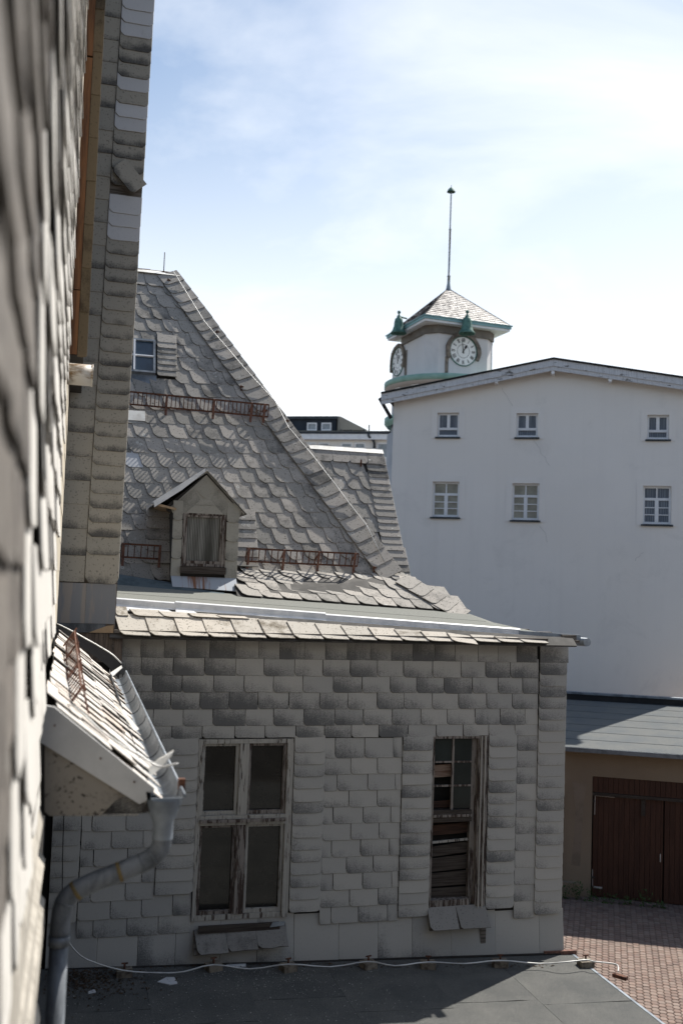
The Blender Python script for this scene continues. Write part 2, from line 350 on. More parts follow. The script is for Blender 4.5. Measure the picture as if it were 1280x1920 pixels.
M['wire'] = plain('aluminium_wire', (.55, .55, .54), (.40, .40, .39), 5, .5, .5, .3)
M['dark_wire'] = plain('dark_wire', (.05, .045, .04))
M['block'] = plain('concrete_block', (.22, .19, .15), (.09, .075, .06), 14, bump=.003)
M['far_roof'] = plain('far_felt_roof', (.22, .215, .19), (.17, .165, .15), .4)
M['far_dark'] = plain('dark_blue_cladding', (.03, .04, .055), (.02, .028, .04), 1)
M['garage_felt'] = bitumen('garage_felt', (.055, .065, .075), (.23, .226, .205))
M['garage_wood'] = plain('red_brown_garage_boards', (.075, .034, .022), (.055, .025, .017), 5, .6, stretch=(2, 2, .3))
M['moss'] = plain('brown_moss', (.06, .035, .02), (.03, .02, .012), 20)
M['chip'] = plain('paint_chips', (.50, .50, .47), (.40, .40, .38))
M['blocker_wall'] = plain('dark_blocker_wall', (.10, .095, .09), (.07, .066, .062), 3)  # dark so the added sky blocker bounces little light
M['leaf'] = plain('weed_leaf', (.06, .11, .03), (.035, .07, .02), 8)
M['corner_wood'] = plain('fresh_beam_end', (.42, .30, .19), (.34, .24, .15), 8)
def paver_mat():
    s = NT('red_paver', .85, .25); r = s.oi.outputs['Random']; v = s.vec()
    n = s.noise(v, 9, 4); g = s.node('ShaderNodeNewGeometry'); r2 = g.outputs['Random Per Island']
    rr = s.math('FRACT', s.math('ADD', r, r2))
    c = s.mix(s.ramp(rr, .1, .9, smooth=False), (.155, .115, .098), (.22, .172, .145)); c = s.mix(s.ramp(n, .4, .7, 0, .5), c, (.22, .13, .10))
    c = s.mix(s.ramp(s.noise(s.vec((1, 1, 1), False, 'Object'), 1.2, 3), .6, .8, 0, .4), c, (.18, .16, .08)); s.bump(n, .003, .5); return s.out(c)
M['paver'] = paver_mat()
M['ground'] = plain('sandy_joint_soil', (.10, .075, .055), (.07, .05, .038), 3)

# ------------------------------------------------------------------ slate meshes
def slate_mesh(name, w, h, mat, left=.0, right=.0, slant=0., t=.009, rnd=0, wob=.004, taper=.0):
    """outline in x (right) and y (up the surface), lower-left and lower-right corners cut or rounded"""
    pts = []
    def corner(cx, cy, r, sgn):
        if r <= 0: return [(cx, cy)]
        if rnd:
            k = 4; out = []
            for i in range(k+1):
                th = math.pi/2*i/k
                out.append((cx+sgn*(r-r*math.cos(th)), cy+(r-r*math.sin(th))))
            return out
        return [(cx, cy+r*1.02), (cx+sgn*r*.12, cy+r*.72), (cx+sgn*r*.78, cy+r*.10), (cx+sgn*r*1.0, cy)]
    pts += corner(slant, 0, left, 1)
    m = [(slant+left + (w-left-right)*q, rj(wob)*.6) for q in (.35, .68)]
    pts += m
    rc = corner(slant+w, 0, right, -1); pts += rc[::-1]
    pts += [(w+taper, h), (0-taper, h)]
    pts = [(x+(rj(wob*.5) if y < h else 0), y+rj(wob*.3)) for x, y in pts]
    n = len(pts); e = t*.45
    cx = sum(p[0] for p in pts)/n; cy = sum(p[1] for p in pts)/n
    v = [(x, y, 0) for x, y in pts] + [(x, y, t-e) for x, y in pts] + [(x+(cx-x)*.018, y+(.0035 if y < h*.5 else 0), t) for x, y in pts]
    f = [list(range(2*n, 3*n))]
    for i in range(n):
        j = (i+1) % n
        f.append([j, i, n+i, n+j][::-1]) ; f.append([n+j, n+i, 2*n+i, 2*n+j][::-1])
    f.append(list(range(n))[::-1])
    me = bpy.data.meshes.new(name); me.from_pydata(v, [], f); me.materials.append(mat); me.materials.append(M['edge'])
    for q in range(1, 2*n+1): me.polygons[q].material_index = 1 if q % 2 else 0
    me.update()
    # make normals consistent (outline runs counter clockwise here)
    return me
def kinds(n, *a, **k): return [slate_mesh(*a, **k) for _ in range(n)]
def lay(name, meshes, S, a, b, parent, tilt=R(3.2), rot=0, c=.002, sx=1, sy=1, jr=.006, jb=.003, yl=0):
    me = random.choice(meshes)
    return inst(name, me, S.mat(a, b+rj(jb), c+abs(rj(.0015))+.2*math.tan(0)+0, rot+rj(jr), 0, sx, sy) @ TILT(tilt+rj(R(.5)), me) @ Matrix.Rotation(yl, 4, 'Y'), parent)
def TILT(t, me):     # lift the lower edge: turn about the upper edge
    h = max(v.co.y for v in me.vertices)
    return Matrix.Translation((0, h, 0)) @ Matrix.Rotation(-t, 4, 'X') @ Matrix.Translation((0, -h, 0))
K = {}
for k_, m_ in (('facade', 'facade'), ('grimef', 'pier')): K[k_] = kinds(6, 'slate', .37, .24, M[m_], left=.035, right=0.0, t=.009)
K['jamb'] = kinds(5, 'slate', .40, .20, M['facade'], left=.05, right=.05, rnd=1, t=.012)
K['jambl'] = kinds(5, 'slate', .41, .20, M['facade'], left=.0, right=.05, rnd=1, t=.012)
K['tall'] = kinds(3, 'slate', .36, .30, M['facade'], left=.0, right=0, t=.008)
K['base'] = kinds(3, 'base_panel', .60, .50, M['facade'], left=.0, right=0, t=.010)
K['plain'] = kinds(4, 'slate', .30, .32, M['facade'], left=.02, right=0, t=.009)
K['roof'] = kinds(8, 'slate', .285, .36, M['roof'], left=.085, right=.0, slant=.05, t=.011, wob=.010)
K['skirt'] = kinds(5, 'slate', .35, .34, M['skirt'], left=.07, right=.0, slant=.05, t=.014, wob=.008)
K['hip'] = kinds(6, 'hip_slate', .34, .26, M['roof'], left=.07, right=.0, rnd=1, t=.012, wob=.006)
K['pier'] = kinds(6, 'slate', .37, .22, M['pier'], left=.05, right=.04, t=.013)
K['pierw'] = kinds(3, 'slate', .37, .22, M['blank'], left=.05, right=.04, t=.012)
K['pierp'] = kinds(4, 'slate', .26, .33, M['pier'], left=.02, right=0, t=.009)
K['bay'] = kinds(6, 'slate', .30, .34, M['bay'], left=.06, right=0, t=.009, wob=.012)
K['near'] = kinds(6, 'slate', .30, .38, M['wallnear'], left=.07, right=.02, t=.009, wob=.006)
K['rake'] = kinds(5, 'slate', .34, .20, M['roof'], left=.05, right=0, rnd=1, t=.012)
K['dorm'] = kinds(4, 'slate', .155, .30, M['dorm'], left=.05, right=.05, rnd=1, t=.009)
K['patch'] = kinds(2, 'slate', .285, .36, M['blank'], left=.09, right=.0, slant=.055, t=.011)

# ------------------------------------------------------------------ the setting: ground
GZ = -6.5
g = MB(); g.poly([(-900, -300, GZ), (900, -300, GZ), (900, 1500, GZ), (-900, 1500, GZ)])
ground = tag(g.build('ground', M['ground'], None), kind='structure')
pav = MB(); pav.poly([(3, -2, GZ+.004), (22, -2, GZ+.004), (22, 22, GZ+.004), (3, 22, GZ+.004)])
paving = tag(pav.build('courtyard_paving', M['ground'], None), kind='structure')
hexm = bpy.data.meshes.new('paver')
def hexv(r, z, sh=0): return [((r+sh)*math.cos(R(60*i+30)), (r+sh)*math.sin(R(60*i+30))*1.0, z) for i in range(6)]
hv = hexv(.066, 0)+hexv(.066, .018)+hexv(.058, .024)
hf = [list(range(12, 18))]+[[i, (i+1) % 6, 6+(i+1) % 6, 6+i] for i in range(6)]+[[6+i, 6+(i+1) % 6, 12+(i+1) % 6, 12+i] for i in range(6)]
hexm.from_pydata(hv, [], hf); hexm.materials.append(M['paver']); hexm.update()
def proj(p):
    d = p.dot(fw); return (640+F*p.dot(c_rt)/d, 960-F*p.dot(c_up)/d, d) if d > .1 else (-1, -1, -1)
cand = []
DX = .124; DY = DX*.866
for j in range(int(17/DY)):
    for i in range(int(15/DX)):
        u_, v_ = 5.2+i*DX+(DX/2 if j % 2 else 0), 8.2+j*DY
        px, py, d = proj(FB.U*u_+FB.V*v_+Vector((0, 0, GZ)))
        if 1030 < px < 1330 and 1600 < py < 1960: cand.append((not (px > 1047 and px-1100 > (py-1790)*1.15-6 and px < 1284 and py < 1922 and py > 1786), d, u_, v_))
cand.sort()
for _, d, u_, v_ in cand[:300]:
    inst('paver', hexm, FB.M @ Matrix.Translation((u_, v_, GZ+.006+rj(.002))) @ Matrix.Rotation(rj(.05), 4, 'Z') @ Matrix.Rotation(rj(.03), 4, 'X'), paving)
rest = MB()
for _, d, u_, v_ in cand[300:]:
    k = len(rest.v); dz = rj(.003)
    rest.v += [Vector((u_+a, v_+b, GZ+.006+c+dz)) for a, b, c in hv]; rest.f += [[k+i for i in q] for q in hf]; rest.sm += [False]*len(hf)
tag(rest.build('pavers', M['paver'], paving), kind='stuff')

# ------------------------------------------------------------------ slate annex (the shaded facade)
VF = 11.8
annex = thing('slate_annex', 'low annex clad in grey slates with two decayed windows and a flat felt roof', 'house', (3.1, VF+1, GZ))
SF = Surf(FB, (0, VF-.02, 0), (1, 0, 0), (0, 0, 1))
def fu(x, y): return SF.at(x, y)
UL, UR = -.08, 6.23
W1 = (1.535, 2.665, -4.10, -1.925); W2 = (4.425, 5.165, -4.02, -1.90)
wall = MB()
cuts = [UL, W1[0], W1[1], W2[0], W2[1], UR]
ZT, ZB = -.66, GZ
for i, (a, b) in enumerate(zip(cuts[:-1], cuts[1:])):
    wn_ = W1 if i == 1 else W2 if i == 3 else None
    if wn_: wall.box((a, VF, wn_[3]), (b, VF+.25, ZT)); wall.box((a, VF, ZB), (b, VF+.25, wn_[2]))
    else: wall.box((a, VF, ZB), (b, VF+.25, ZT))
wall.box((UR-.25, VF+.25, ZB), (UR-.003, VF+1.75, ZT))     # right side wall
awall = wall.build('wall', M['backing'], annex)
# top course of tall slates
u_ = .53
while u_ < 5.80:
    wd = random.uniform(.25, .31); wd = min(wd, 5.84-u_)
    lay('slate', K['tall'], SF, u_, -.985, awall, sx=wd/.36, c=.004, tilt=R(1.6), jb=.002); u_ += wd+.003
lay('slate', K['tall'], SF, 5.85, -.985, awall, sx=.40/.36, tilt=R(2.2), c=.012)
ROW = .1955
JAMBS = [(1.10, 1.525, -1.96, -3.75, 'jambl'), (2.675, 3.055, -1.95, -4.05, 'jamb'), (4.035, 4.418, -1.93, -4.09, 'jambl'), (5.175, 5.56, -1.90, -4.06, 'jamb')]
r = 0
def fill(a, b, z, off):
    u = a - off; first = True
    while u < b-.01:
        wd = random.uniform(.335, .385); x0 = max(u, a); x1 = min(u+wd, b)
        if b - x1 < .07: x1 = b
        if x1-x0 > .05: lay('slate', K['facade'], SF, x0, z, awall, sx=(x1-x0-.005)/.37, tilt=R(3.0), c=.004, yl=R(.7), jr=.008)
        u = x1 if x1 >= b else u+wd
z = -.99-ROW; k = 0
while z > -4.16:
    off = (.19 if k % 2 else 0)+random.uniform(0, .05)
    if z > -1.99: fill(.50, 5.845, max(z, -1.915), off)
    else:
        ivs = [(.26 if z < -2.7 else .55, 1.10), (3.055, 4.035)]
        if z < -3.75-.01: ivs[0] = (.26, 1.53)
        for a, b in ivs: fill(a, b, z, off)
    z -= ROW; k += 1
for a, b, zt, zb, kk in JAMBS:
    z = zt-.145
    while z > zb-.02:
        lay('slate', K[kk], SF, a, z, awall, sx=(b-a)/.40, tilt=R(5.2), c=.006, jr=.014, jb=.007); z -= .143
z = -1.0-.14
while z > -4.20:   # corner column
    lay('slate', K['jamb'], SF, 5.85+(-1-z)*-.004, z, awall, sx=(.385)/.40, tilt=R(3.6), c=.014, jr=.01); z -= .143
z = -1.9-.2
while z > -4.22:   # plain column beside the corner
    lay('slate', K['plain'], SF, 5.565, z, awall, sx=.278/.30, tilt=R(1.8), c=.003); z -= .208
z = -2.75
while z > -4.1:    # inner corner column on the left
    lay('slate', K['jambl'], SF, -.06, z, awall, sx=.31/.41, tilt=R(4), c=.008, jr=.012); z -= .17
u = -.06; k = 0
while u < 6.24:    # flared base course
    wd = random.uniform(.42, .62); wd = min(wd, 6.26-u)
    if wd > .04: lay('base_panel', K['base'], SF, u, -4.44-.036*(u+wd/2), awall, sx=wd/.6, sy=1.12, tilt=R(6), c=-.012, jb=.004, jr=.004)
    u += wd+.002
MB().slab([(-.05, VF-.10, -4.47), (6.2, VF-.10, -4.69), (6.2, VF-.10, -4.62), (-.05, VF-.10, -4.41)], (0, .08, 0)).build('plinth_strip', M['backing'], awall)
MB().box((5.12, VF-.055, -4.52), (5.19, VF-.03, -4.05)).build('cover_strip', M['old_boards'], awall)
# --- windows
def wood(mb_parts, name, mat, parent):
    m = MB()
    for a, b in mb_parts: m.box(a, b)
    return m.build(name, mat, parent)
def prt(wi, name, mat, boxes): return wood(boxes, name, mat, wi)
u0_, u1_, z0_, z1_ = W1; vD = VF+.02
win = wood([((u0_, VF-.05, z0_+.1), (u0_+.05, vD+.05, z1_)), ((u1_-.075, VF-.05, z0_+.1), (u1_, vD+.05, z1_)), ((u0_+.05, VF-.05, z1_-.05), (u1_-.075, vD+.05, z1_)), ((u0_+.05, VF-.03, z0_+.1), (u1_-.075, vD+.05, z0_+.16))], 'window', M['peel'], annex)
tag(win, 'tall window with four bare panes and peeling pale paint')
zt = -2.86    # transom
prt(win, 'transom', M['peel'], [((u0_+.05, VF-.055, zt-.055), (u1_-.075, vD+.045, zt+.055))])
prt(win, 'transom_moulding', M['peel_brown'], [((u0_+.045, VF-.085, zt-.02), (u1_-.07, VF-.056, zt+.015))])
um = 2.075
prt(win, 'mullion', M['peel'], [((um-.055, VF-.045, zt+.057), (um+.055, vD+.045, z1_-.052))])
prt(win, 'mullion', M['peel_brown'], [((um-.055, VF-.045, z0_+.162), (um+.055, vD+.045, zt-.057))])
for (a, b) in ((u0_+.052, um-.057), (um+.057, u1_-.077)):
    for (c, d) in ((z0_+.163, zt-.058), (zt+.058, z1_-.053)):
        t = .042
        prt(win, 'sash', random.choice([M['peel'], M['peel_brown']]), [((a, VF-.02, c), (a+t*.7, vD+.03, d)), ((b-t, VF-.02, c), (b, vD+.03, d)), ((a+t*.7, VF-.02, d-t*.7), (b-t, vD+.03, d)), ((a+t*.7, VF-.02, c), (b-t, vD+.03, c+t))])
        prt(win, 'pane', M['pane'], [((a+t*.7-.003, vD+.005, c+t-.003), (b-t+.003, vD+.011, d-t*.7+.003))])
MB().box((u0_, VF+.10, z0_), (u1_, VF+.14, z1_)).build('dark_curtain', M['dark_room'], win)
# sill of slates, hanging skewed
ss = Surf(FB, (u0_+.03, VF-.165, -4.335), (1, 0, .035), (0, .55, 1))
for i in range(3):
    lay('sill_slate', kinds(1, 'sill_slate', .355, .275, M['sillm'], left=.05, slant=.03, t=.015, wob=.012), ss, .005+i*.352, -.01+i*.004, win, tilt=R(3), c=.008)
MB().slab([ss.P(.0, 0, 0), ss.P(1.08, 0, 0), ss.P(1.08, .27, 0), ss.P(0, .27, 0)], ss.ez*-.02).build('sill_board', M['old_boards'], win)
MB().box((u0_+.08, VF-.10, -4.12), (u1_-.10, VF-.055, -4.045)).build('sill_rail', M['board_dark'], win)
MB().slab([(u1_-.22, VF-.108, -4.09), (u1_-.05, VF-.108, -4.075), (u1_-.04, VF-.108, -4.03), (u1_-.19, VF-.108, -4.035)], (0, .006, 0)).build('zinc_scrap', M['trim_grey'], win)
u0_, u1_, z0_, z1_ = W2
wi2 = wood([((u0_, VF-.04, z0_), (u0_+.03, vD+.07, z1_)), ((u1_-.20, VF+.02, z0_), (u1_-.13, vD+.07, z1_)), ((u1_-.13, VF-.045, z0_), (u1_, vD+.07, z1_)), ((u0_+.03, VF-.04, z1_-.04), (u1_-.13, vD+.07, z1_)), ((u0_+.03, VF-.03, z0_), (u1_-.20, vD+.07, z0_+.11))], 'window', M['peel_brown'], annex)
tag(wi2, 'narrow window with broken panes and boards nailed behind')
zt = -2.87
prt(wi2, 'transom', M['board_dark'], [((u0_+.03, VF-.04, zt-.09), (u1_-.20, vD+.06, zt+.05))])
prt(wi2, 'transom_moulding', M['peel_brown'], [((u0_+.03, VF-.055, zt-.03), (u1_-.20, VF-.041, zt))])
prt(wi2, 'frame_moulding', M['peel'], [((u1_-.10, VF-.062, z0_), (u1_-.085, VF-.046, z1_-.01)), ((u1_-.05, VF-.062, z0_), (u1_-.035, VF-.046, z1_-.01))])
ax0, ax1, az0, az1 = u0_+.03, u1_-.20, zt+.05, z1_-.04
midu = (ax0+ax1)/2+.005
prt(wi2, 'glazing_bar', M['peel_brown'], [((midu-.014, VF+.0, az0), (midu+.014, VF+.03, az1))])
dz = (az1-az0)/3
for i in (1, 2):
    prt(wi2, 'glazing_bar', M['peel_brown'], [((ax0, VF+.004, az0+dz*i-.012), (midu-.015, VF+.028, az0+dz*i+.010))])
    prt(wi2, 'glazing_bar', M['peel_brown'], [((midu+.015, VF+.004, az0+dz*i-.012), (ax1, VF+.028, az0+dz*i+.010))])
M['pane_g'] = glass_mat('green_grey_pane', (.020, .026, .025), .15, .3)
for i in range(3):
    prt(wi2, 'pane', M['pane_g'], [((midu+.012, VF+.014, az0+dz*i+.008), (ax1+.002, VF+.019, az0+dz*(i+1)-.010))])
prt(wi2, 'pane', M['pane_g'], [((ax0-.002, VF+.014, az0+dz*2+.008), (midu-.012, VF+.019, az1+.002))])
def board(a, b, zl, zr, h, v, mat, nm='board'):
    MB().slab([(a, v, zl), (b, v, zr), (b, v, zr+h), (a, v, zl+h*.95)], (0, .022, 0)).build(nm, mat, wi2)
M['board_pale'] = plain('pale_stained_board', (.30, .22, .17), (.14, .07, .05), 7, stretch=(.4, 1, 5))
board(ax0-.02, ax1+.02, az0+dz*1.30, az0+dz*1.38, .16, VF+.07, M['board_pale'])
board(ax0-.02, ax1+.02, az0+.0, az0+.02, .09, VF+.08, M['board_red'])
zz_ = z0_+.10
for h, dl, mt in ((.13, .0, 'board_dark'), (.17, .015, 'board_dark'), (.17, .03, 'board_dark'), (.13, .05, 'board_dark')):
    board(ax0-.02, ax1+.02, zz_, zz_+dl, h, VF+.075+rj(.01), M[mt]); zz_ += h+.012
board(ax0-.02, ax1+.02, zz_+.03, zz_+.06, .028, VF+.04, M['peel'], 'lath')
board(ax0-.02, ax1+.02, zz_+.12, zz_+.145, .13, VF+.08, M['board_red'])
board(ax0-.02, ax1+.02, zz_+.262, zz_+.285, .14, VF+.09, M['board_red'])
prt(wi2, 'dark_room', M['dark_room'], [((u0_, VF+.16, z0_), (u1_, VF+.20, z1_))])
ss = Surf(FB, (u0_-.01, VF-.15, -4.235), (1, 0, 0), (0, .55, 1))
lay('sill_slate', kinds(1, 'sill_slate', .37, .275, M['sillm'], left=.05, slant=.0, t=.013, wob=.008), ss, .0, -.0, wi2, tilt=R(2), c=.007)
lay('sill_slate', kinds(1, 'sill_slate', .395, .275, M['sillm'], left=.03, slant=.03, t=.013, wob=.008), ss, .365, .004, wi2, tilt=R(2), c=.007)
MB().slab([ss.P(0, .01, 0), ss.P(.76, .01, 0), ss.P(.76, .26, 0), ss.P(0, .26, 0)], ss.ez*-.02).build('sill_board', M['old_boards'], wi2)
# --- flat roof, skirt, trim
TV = 12.0
def zroof(u, v): return -.368-.0492*(u-.5)+.124*(v-TV)
rf = MB()
def rp(u, v, d=0): return (u, v, zroof(u, v)+d)
zq = FB.onv(1062, 1187, 13.6).z
ra = [rp(.10, TV), rp(5.55, TV), rp(5.55, 13.45), rp(.10, 13.45)]
rf.slab([Vector(rp(5.55, TV)), Vector(rp(6.52, TV)), Vector((6.44, 13.6, zq)), Vector(rp(5.55, 13.45))], (0, 0, -.05)); rf.slab([Vector(rp(.1, 13.45)), Vector(rp(5.3, 13.45)), Vector(rp(5.3, 14.0, -.06)), Vector(rp(.1, 14.0, -.06))], (0, 0, -.05))
rf.slab([Vector(p) for p in ra], (0, 0, -.05))
froof = rf.build('flat_roof', M['bitumen_old'], annex)
for va, vb, e in ((TV+.02, 12.75, .004), (12.7, 13.44, .007)):
    MB().slab([Vector(rp(.10, va, e+.001)), Vector(rp(5.5, va, e+.001)), Vector(rp(5.5, vb, e+.001)), Vector(rp(.10, vb, e+.001))], (0, 0, .006)).build('felt_strip', M['bitumen_old'], froof)
SK = Surf(FB, (0, 11.53, -.745), (1, 0, 0), (0, .788, .616))
sk = MB(); sk.slab([SK.P(.45, .0, -.003), SK.P(6.25, .0, -.003), SK.P(6.25, .14, -.003), SK.P(.45, .56, -.003)], SK.ez*-.02)
skirt = sk.build('skirt_roof', M['roof_backing'], annex)
MB().box((.5, 11.56, -.70), (5.86, 11.80, -.665)).build('eave_board', M['old_boards'], skirt)
def tavail(u): # length up the skirt until the trim
    zt_ = zroof(u, TV)-.075; return (zt_+.745)/.616
for row, b in enumerate((0, .335)):
    u = .50+(.17 if row else 0)-.0
    if row: lay('slate', K['skirt'], SK, .50-.0, b, skirt, sx=.14/.35, sy=.5, c=.004, tilt=R(3))
    while u < 5.78:
        wd = random.uniform(.315, .345); av = min(tavail(u), tavail(u+wd))-b
        if av > .03:
            wob = R(-9) if abs(u-4.6) < .15 and row == 0 else 0
            lay('slate', K['skirt'], SK, u, b, skirt, sx=wd/.335, sy=min(1.15, (av+.01)/.34), c=.012, tilt=R(3.5), rot=wob, yl=R(2))
        u += wd
trim = [(.50, 1.22), (1.21, 3.05), (3.04, 4.55), (4.54, 5.66)]
tr = MB().box((.5, 11.79, 0), (.51, 11.795, .001)) if 0 else None
for i, (a, b) in enumerate(trim):
    dz_ = .014 if i == 1 else 0.0
    m = MB(); n = 6
    A = lambda u: zroof(u, TV-.02)+dz_+.045
    prof = [(TV+v_, z_) for v_, z_ in ((.02, .0), (-.025, .014), (-.042, .0), (-.045, -.062), (-.135, -.125), (-.132, -.133), (-.038, -.072), (-.02, -.01), (.02, -.012))]
    rows = []
    for q in range(n+1):
        u = a+(b-a)*q/n; jz = rj(.006); jy = rj(.006)
        rows.append([Vector((u, v+(jy if kx in (4, 5) else 0), A(u)+zz0+(jz if kx in (4, 5) else 0))) for kx, (v, zz0) in enumerate(prof)])
    for q in range(n):
        for p in range(len(prof)-1):
            m.poly([rows[q][p], rows[q][p+1], rows[q+1][p+1], rows[q+1][p]])
    m.build('edge_trim', M['trim_white'] if i % 2 == 0 else M['trim_white'], froof)
m = MB(); m.slab([(5.64, TV-.05, zroof(5.65, TV)+.03), (6.53, TV-.05, zroof(6.5, TV)+.03), (6.53, TV-.05, zroof(6.5, TV)-.10), (5.64, TV-.05, zroof(5.65, TV)-.10)], (0, .03, 0))
tag(m.build('edge_trim', M['trim_grey'], froof))
MB().box((6.25, 11.85, -.74), (6.46, 12.6, -.70)).build('soffit_board', M['old_boards'], annex)
m = MB(); m.tube([(6.57, 11.85, -.72), (6.50, 13.6, zq-.08)], .055, 10); m.build('side_gutter', M['trim_grey'], annex)
# underside rafters ends
for vv in (11.9, 12.6, 13.3): MB().box((6.24, vv, -.71), (6.44, vv+.08, -.635)).build('rafter_end', M['old_boards'], annex)
# dark band of new felt up against the mansard
up = MB(); up.slab([Vector(rp(.5, 13.42, .012)), Vector(rp(2.0, 13.34, .012)), Vector(rp(2.0, 13.58, .03)), Vector(rp(.5, 13.68, .13))], (0, .01, -.004)); 
up.build('felt_upstand', M['bitumen_blue'], froof)

# ------------------------------------------------------------------ mansard house
mh = thing('mansard_house', 'steep hipped roof of scalloped grey slates with a small gabled dormer and rusty snow guards', 'house', (2.4, 16, GZ))
V0, Z0, TP = 13.8, -.3, math.tan(R(60))
SM = Surf(FB, (0, 14.02, .08), (1, 0, 0), (0, 1, TP))     # t measured up the slope from the knee
SM.O = Vector((0, V0+(.08-Z0)/TP, .08))
hipT = Vector((1.50, 16.90, 5.07)); hipB = Vector((4.72, SM.O.y, .08))
def sm(x, y): return SM.at(x, y)
back = MB(); vr = hipT.y; zr = hipT.z
fl = .08
leftU = -.6
P_ = [Vector((leftU, SM.O.y, .08)), hipB, hipT, Vector((leftU, vr, zr))]
back.poly([p for p in P_]); back.poly([Vector((leftU, V0+(-.3-Z0)/TP, -.3)), Vector((2.3, V0, -.3)), Vector((2.3, SM.O.y, .08)), Vector((leftU, SM.O.y, .08))])
back.poly([hipB, hipB+Vector((0, 2*(vr-SM.O.y), 0)), hipT])
bk = hipB+Vector((0, 2*(vr-SM.O.y), 0)); back.poly([bk, Vector((leftU, bk.y, .08)), Vector((leftU, vr, zr)), hipT])
mroof = back.build('roof', M['roof_backing'], mh)
MB().box((leftU, SM.O.y+.02, GZ), (hipB.x-.1, bk.y-.05, .04)).build('wall', M['backing'], mh)
hs_, ht_ = (hipT-SM.O).dot(SM.ex), (hipT-SM.O).dot(SM.ey); bs_, bt_ = hipB.x, 0.
def hip_s(t): return bs_+(hs_-bs_)*t/ht_
# dormer outline on M to leave free
DU0, DU1 = 1.30, 2.20
a_row = R(4.5)
cnt = 0
EXP = .272
# rows are laid on lines that climb gently to the right; the top course is level
sky_s0, sky_t0 = sm(245, 703); sky_s1, sky_t1 = sm(291, 645)
colR = (sm(292, 700)[0]+.02, sm(331, 700)[0])
for k in range(-7, 22):
    for i in range(0, 18):
        s0 = .25+i*.262+(k % 3)*.09+rj(.004); t0 = -.28+k*EXP+ (s0-.5)*math.tan(a_row)*.9
        sc_x = s0+.14; tc_ = t0+.15
        if t0 < -.34 or t0 > ht_-.30: continue
        if sc_x > hip_s(tc_)-.34: continue
        p = SM.P(sc_x, tc_)
        # dormer and its side strips
        if 1.27 < sc_x < 2.36 and p.z < .84+0: continue
        if 1.27 < sc_x < 2.12 and p.z < 1.42-abs(sc_x-1.72)*1.15: continue
        if sky_s0-.3 < sc_x < colR[1]-.12 and sky_t0-.12 < tc_ < sky_t1+.02: continue
        me = K['patch'] if (abs(sc_x-.72) < .13 and abs(p.z-1.72) < .14) else K['roof']
        o = lay('slate', me, SM, s0, t0, mroof, tilt=R(2.5), rot=a_row, c=.016, jr=.014, jb=.008, yl=R(2.5))
        if me is K['patch']: o['label'] = 'pale replacement slate'
        cnt += 1
# top course under the ridge, level
s_ = .3
while s_ < 1.50:
    lay('slate', K['roof'], SM, s_, ht_-.36, mroof, sx=1.05, tilt=R(3), c=.02, rot=R(.5)); s_ += .30
# hip slates
L_ = math.hypot(hs_-bs_, ht_); hd = math.atan2(ht_, hs_-bs_)   # direction up the hip
nh = 29
for q in range(nh):
    f_ = (q+.2)/nh; s1 = bs_+(hs_-bs_)*f_; t1 = ht_*f_
    rr = hd-math.pi/2
    # lower-left corner sits one width to the left, square to the hip
    a = s1-math.cos(rr)*.36; b = t1-math.sin(rr)*.36
    lay('hip_slate', K['hip'], SM, a, b, mroof, tilt=R(3.4), rot=rr, c=.040, sx=.375/.34, sy=1, jr=.02)
# small curved strip of slates beside the skylight
t0 = sky_t0-.02
while t0 < sky_t1+.02:
    lay('slate', K['rake'], SM, colR[0]+.0, t0, mroof, tilt=R(4.5), c=.045, sx=(colR[1]-colR[0])/.34, sy=.9); t0 += .118
# right of the dormer: narrow slates
s0 = 2.23; t0 = .02
while SM.P(s0, t0).z < .86:
    lay('slate', K['rake'], SM, s0, t0, mroof, tilt=R(4), c=.042, sx=.33/.34, sy=1); t0 += .155
s0 = .98; t0 = .02
while SM.P(s0, t0).z < .80:
    lay('slate', K['rake'], SM, s0, t0, mroof, tilt=R(4), c=.042, sx=.34/.34, sy=1); t0 += .19
# flared foot courses
SL = Surf(FB, (0, 13.46, 0), (1, 0, 0), (0, 1, 1))
def fv(u): return 13.20+.055*(u-2.1)
def foot(u): return Vector((u, fv(u), zroof(u, fv(u))+.012))
ft = MB()
fr_ = 5.50
ft.poly([foot(2.15), foot(fr_), Vector((hipB.x+.03, hipB.y, .08)), Vector((2.15, hipB.y, .08))])
ft.poly([foot(fr_), Vector((fr_, bk.y, -.45)), bk, hipB+Vector((.03, 0, 0))])
ft.build('roof_foot', M['roof_backing'], mroof)
def foot_surf(u0):
    A = foot(u0); B = Vector((u0, hipB.y, .08)); ex = (foot(u0+.3)-A).normalized()
    return Surf(FB, A, ex, (B-A)), (B-A).length
for row in range(4):
    u = 2.16+(.12 if row % 2 else 0)
    while u < 5.55:
        S_, Ln = foot_surf(u); e = (0, .21, .43, .65)[row]; ex_ = min(.36, Ln-e+.06)
        lim = fr_-(fr_-hipB.x)*(e+.1)/Ln
        if u+.2 < lim+.08 and ex_ > .08:
            o = lay('slate', K['roof'], S_, 0, e, mroof, tilt=R(2.0), c=.012+.001*row, yl=R(1.3), rot=R(.8), sx=1.0, sy=ex_/.36)
        u += .275
for q in range(5):
    S_, Ln = foot_surf(4.9); A_ = foot(fr_); B_ = hipB+Vector((.03, 0, 0)); d_ = (B_-A_)
    E_ = Surf(FB, A_, (foot(fr_)-foot(fr_-1)), d_)
    n_ = (foot(fr_)-foot(fr_-1)).cross(B_-A_).normalized(); ey_ = d_.normalized(); ex2 = ey_.cross(n_).normalized()
    E_ = Surf(FB, A_, ex2, ey_)
    lay('hip_slate', K['hip'], E_, -.34+.02, q*.21-.03, mroof, tilt=R(3), c=.030, jr=.02)
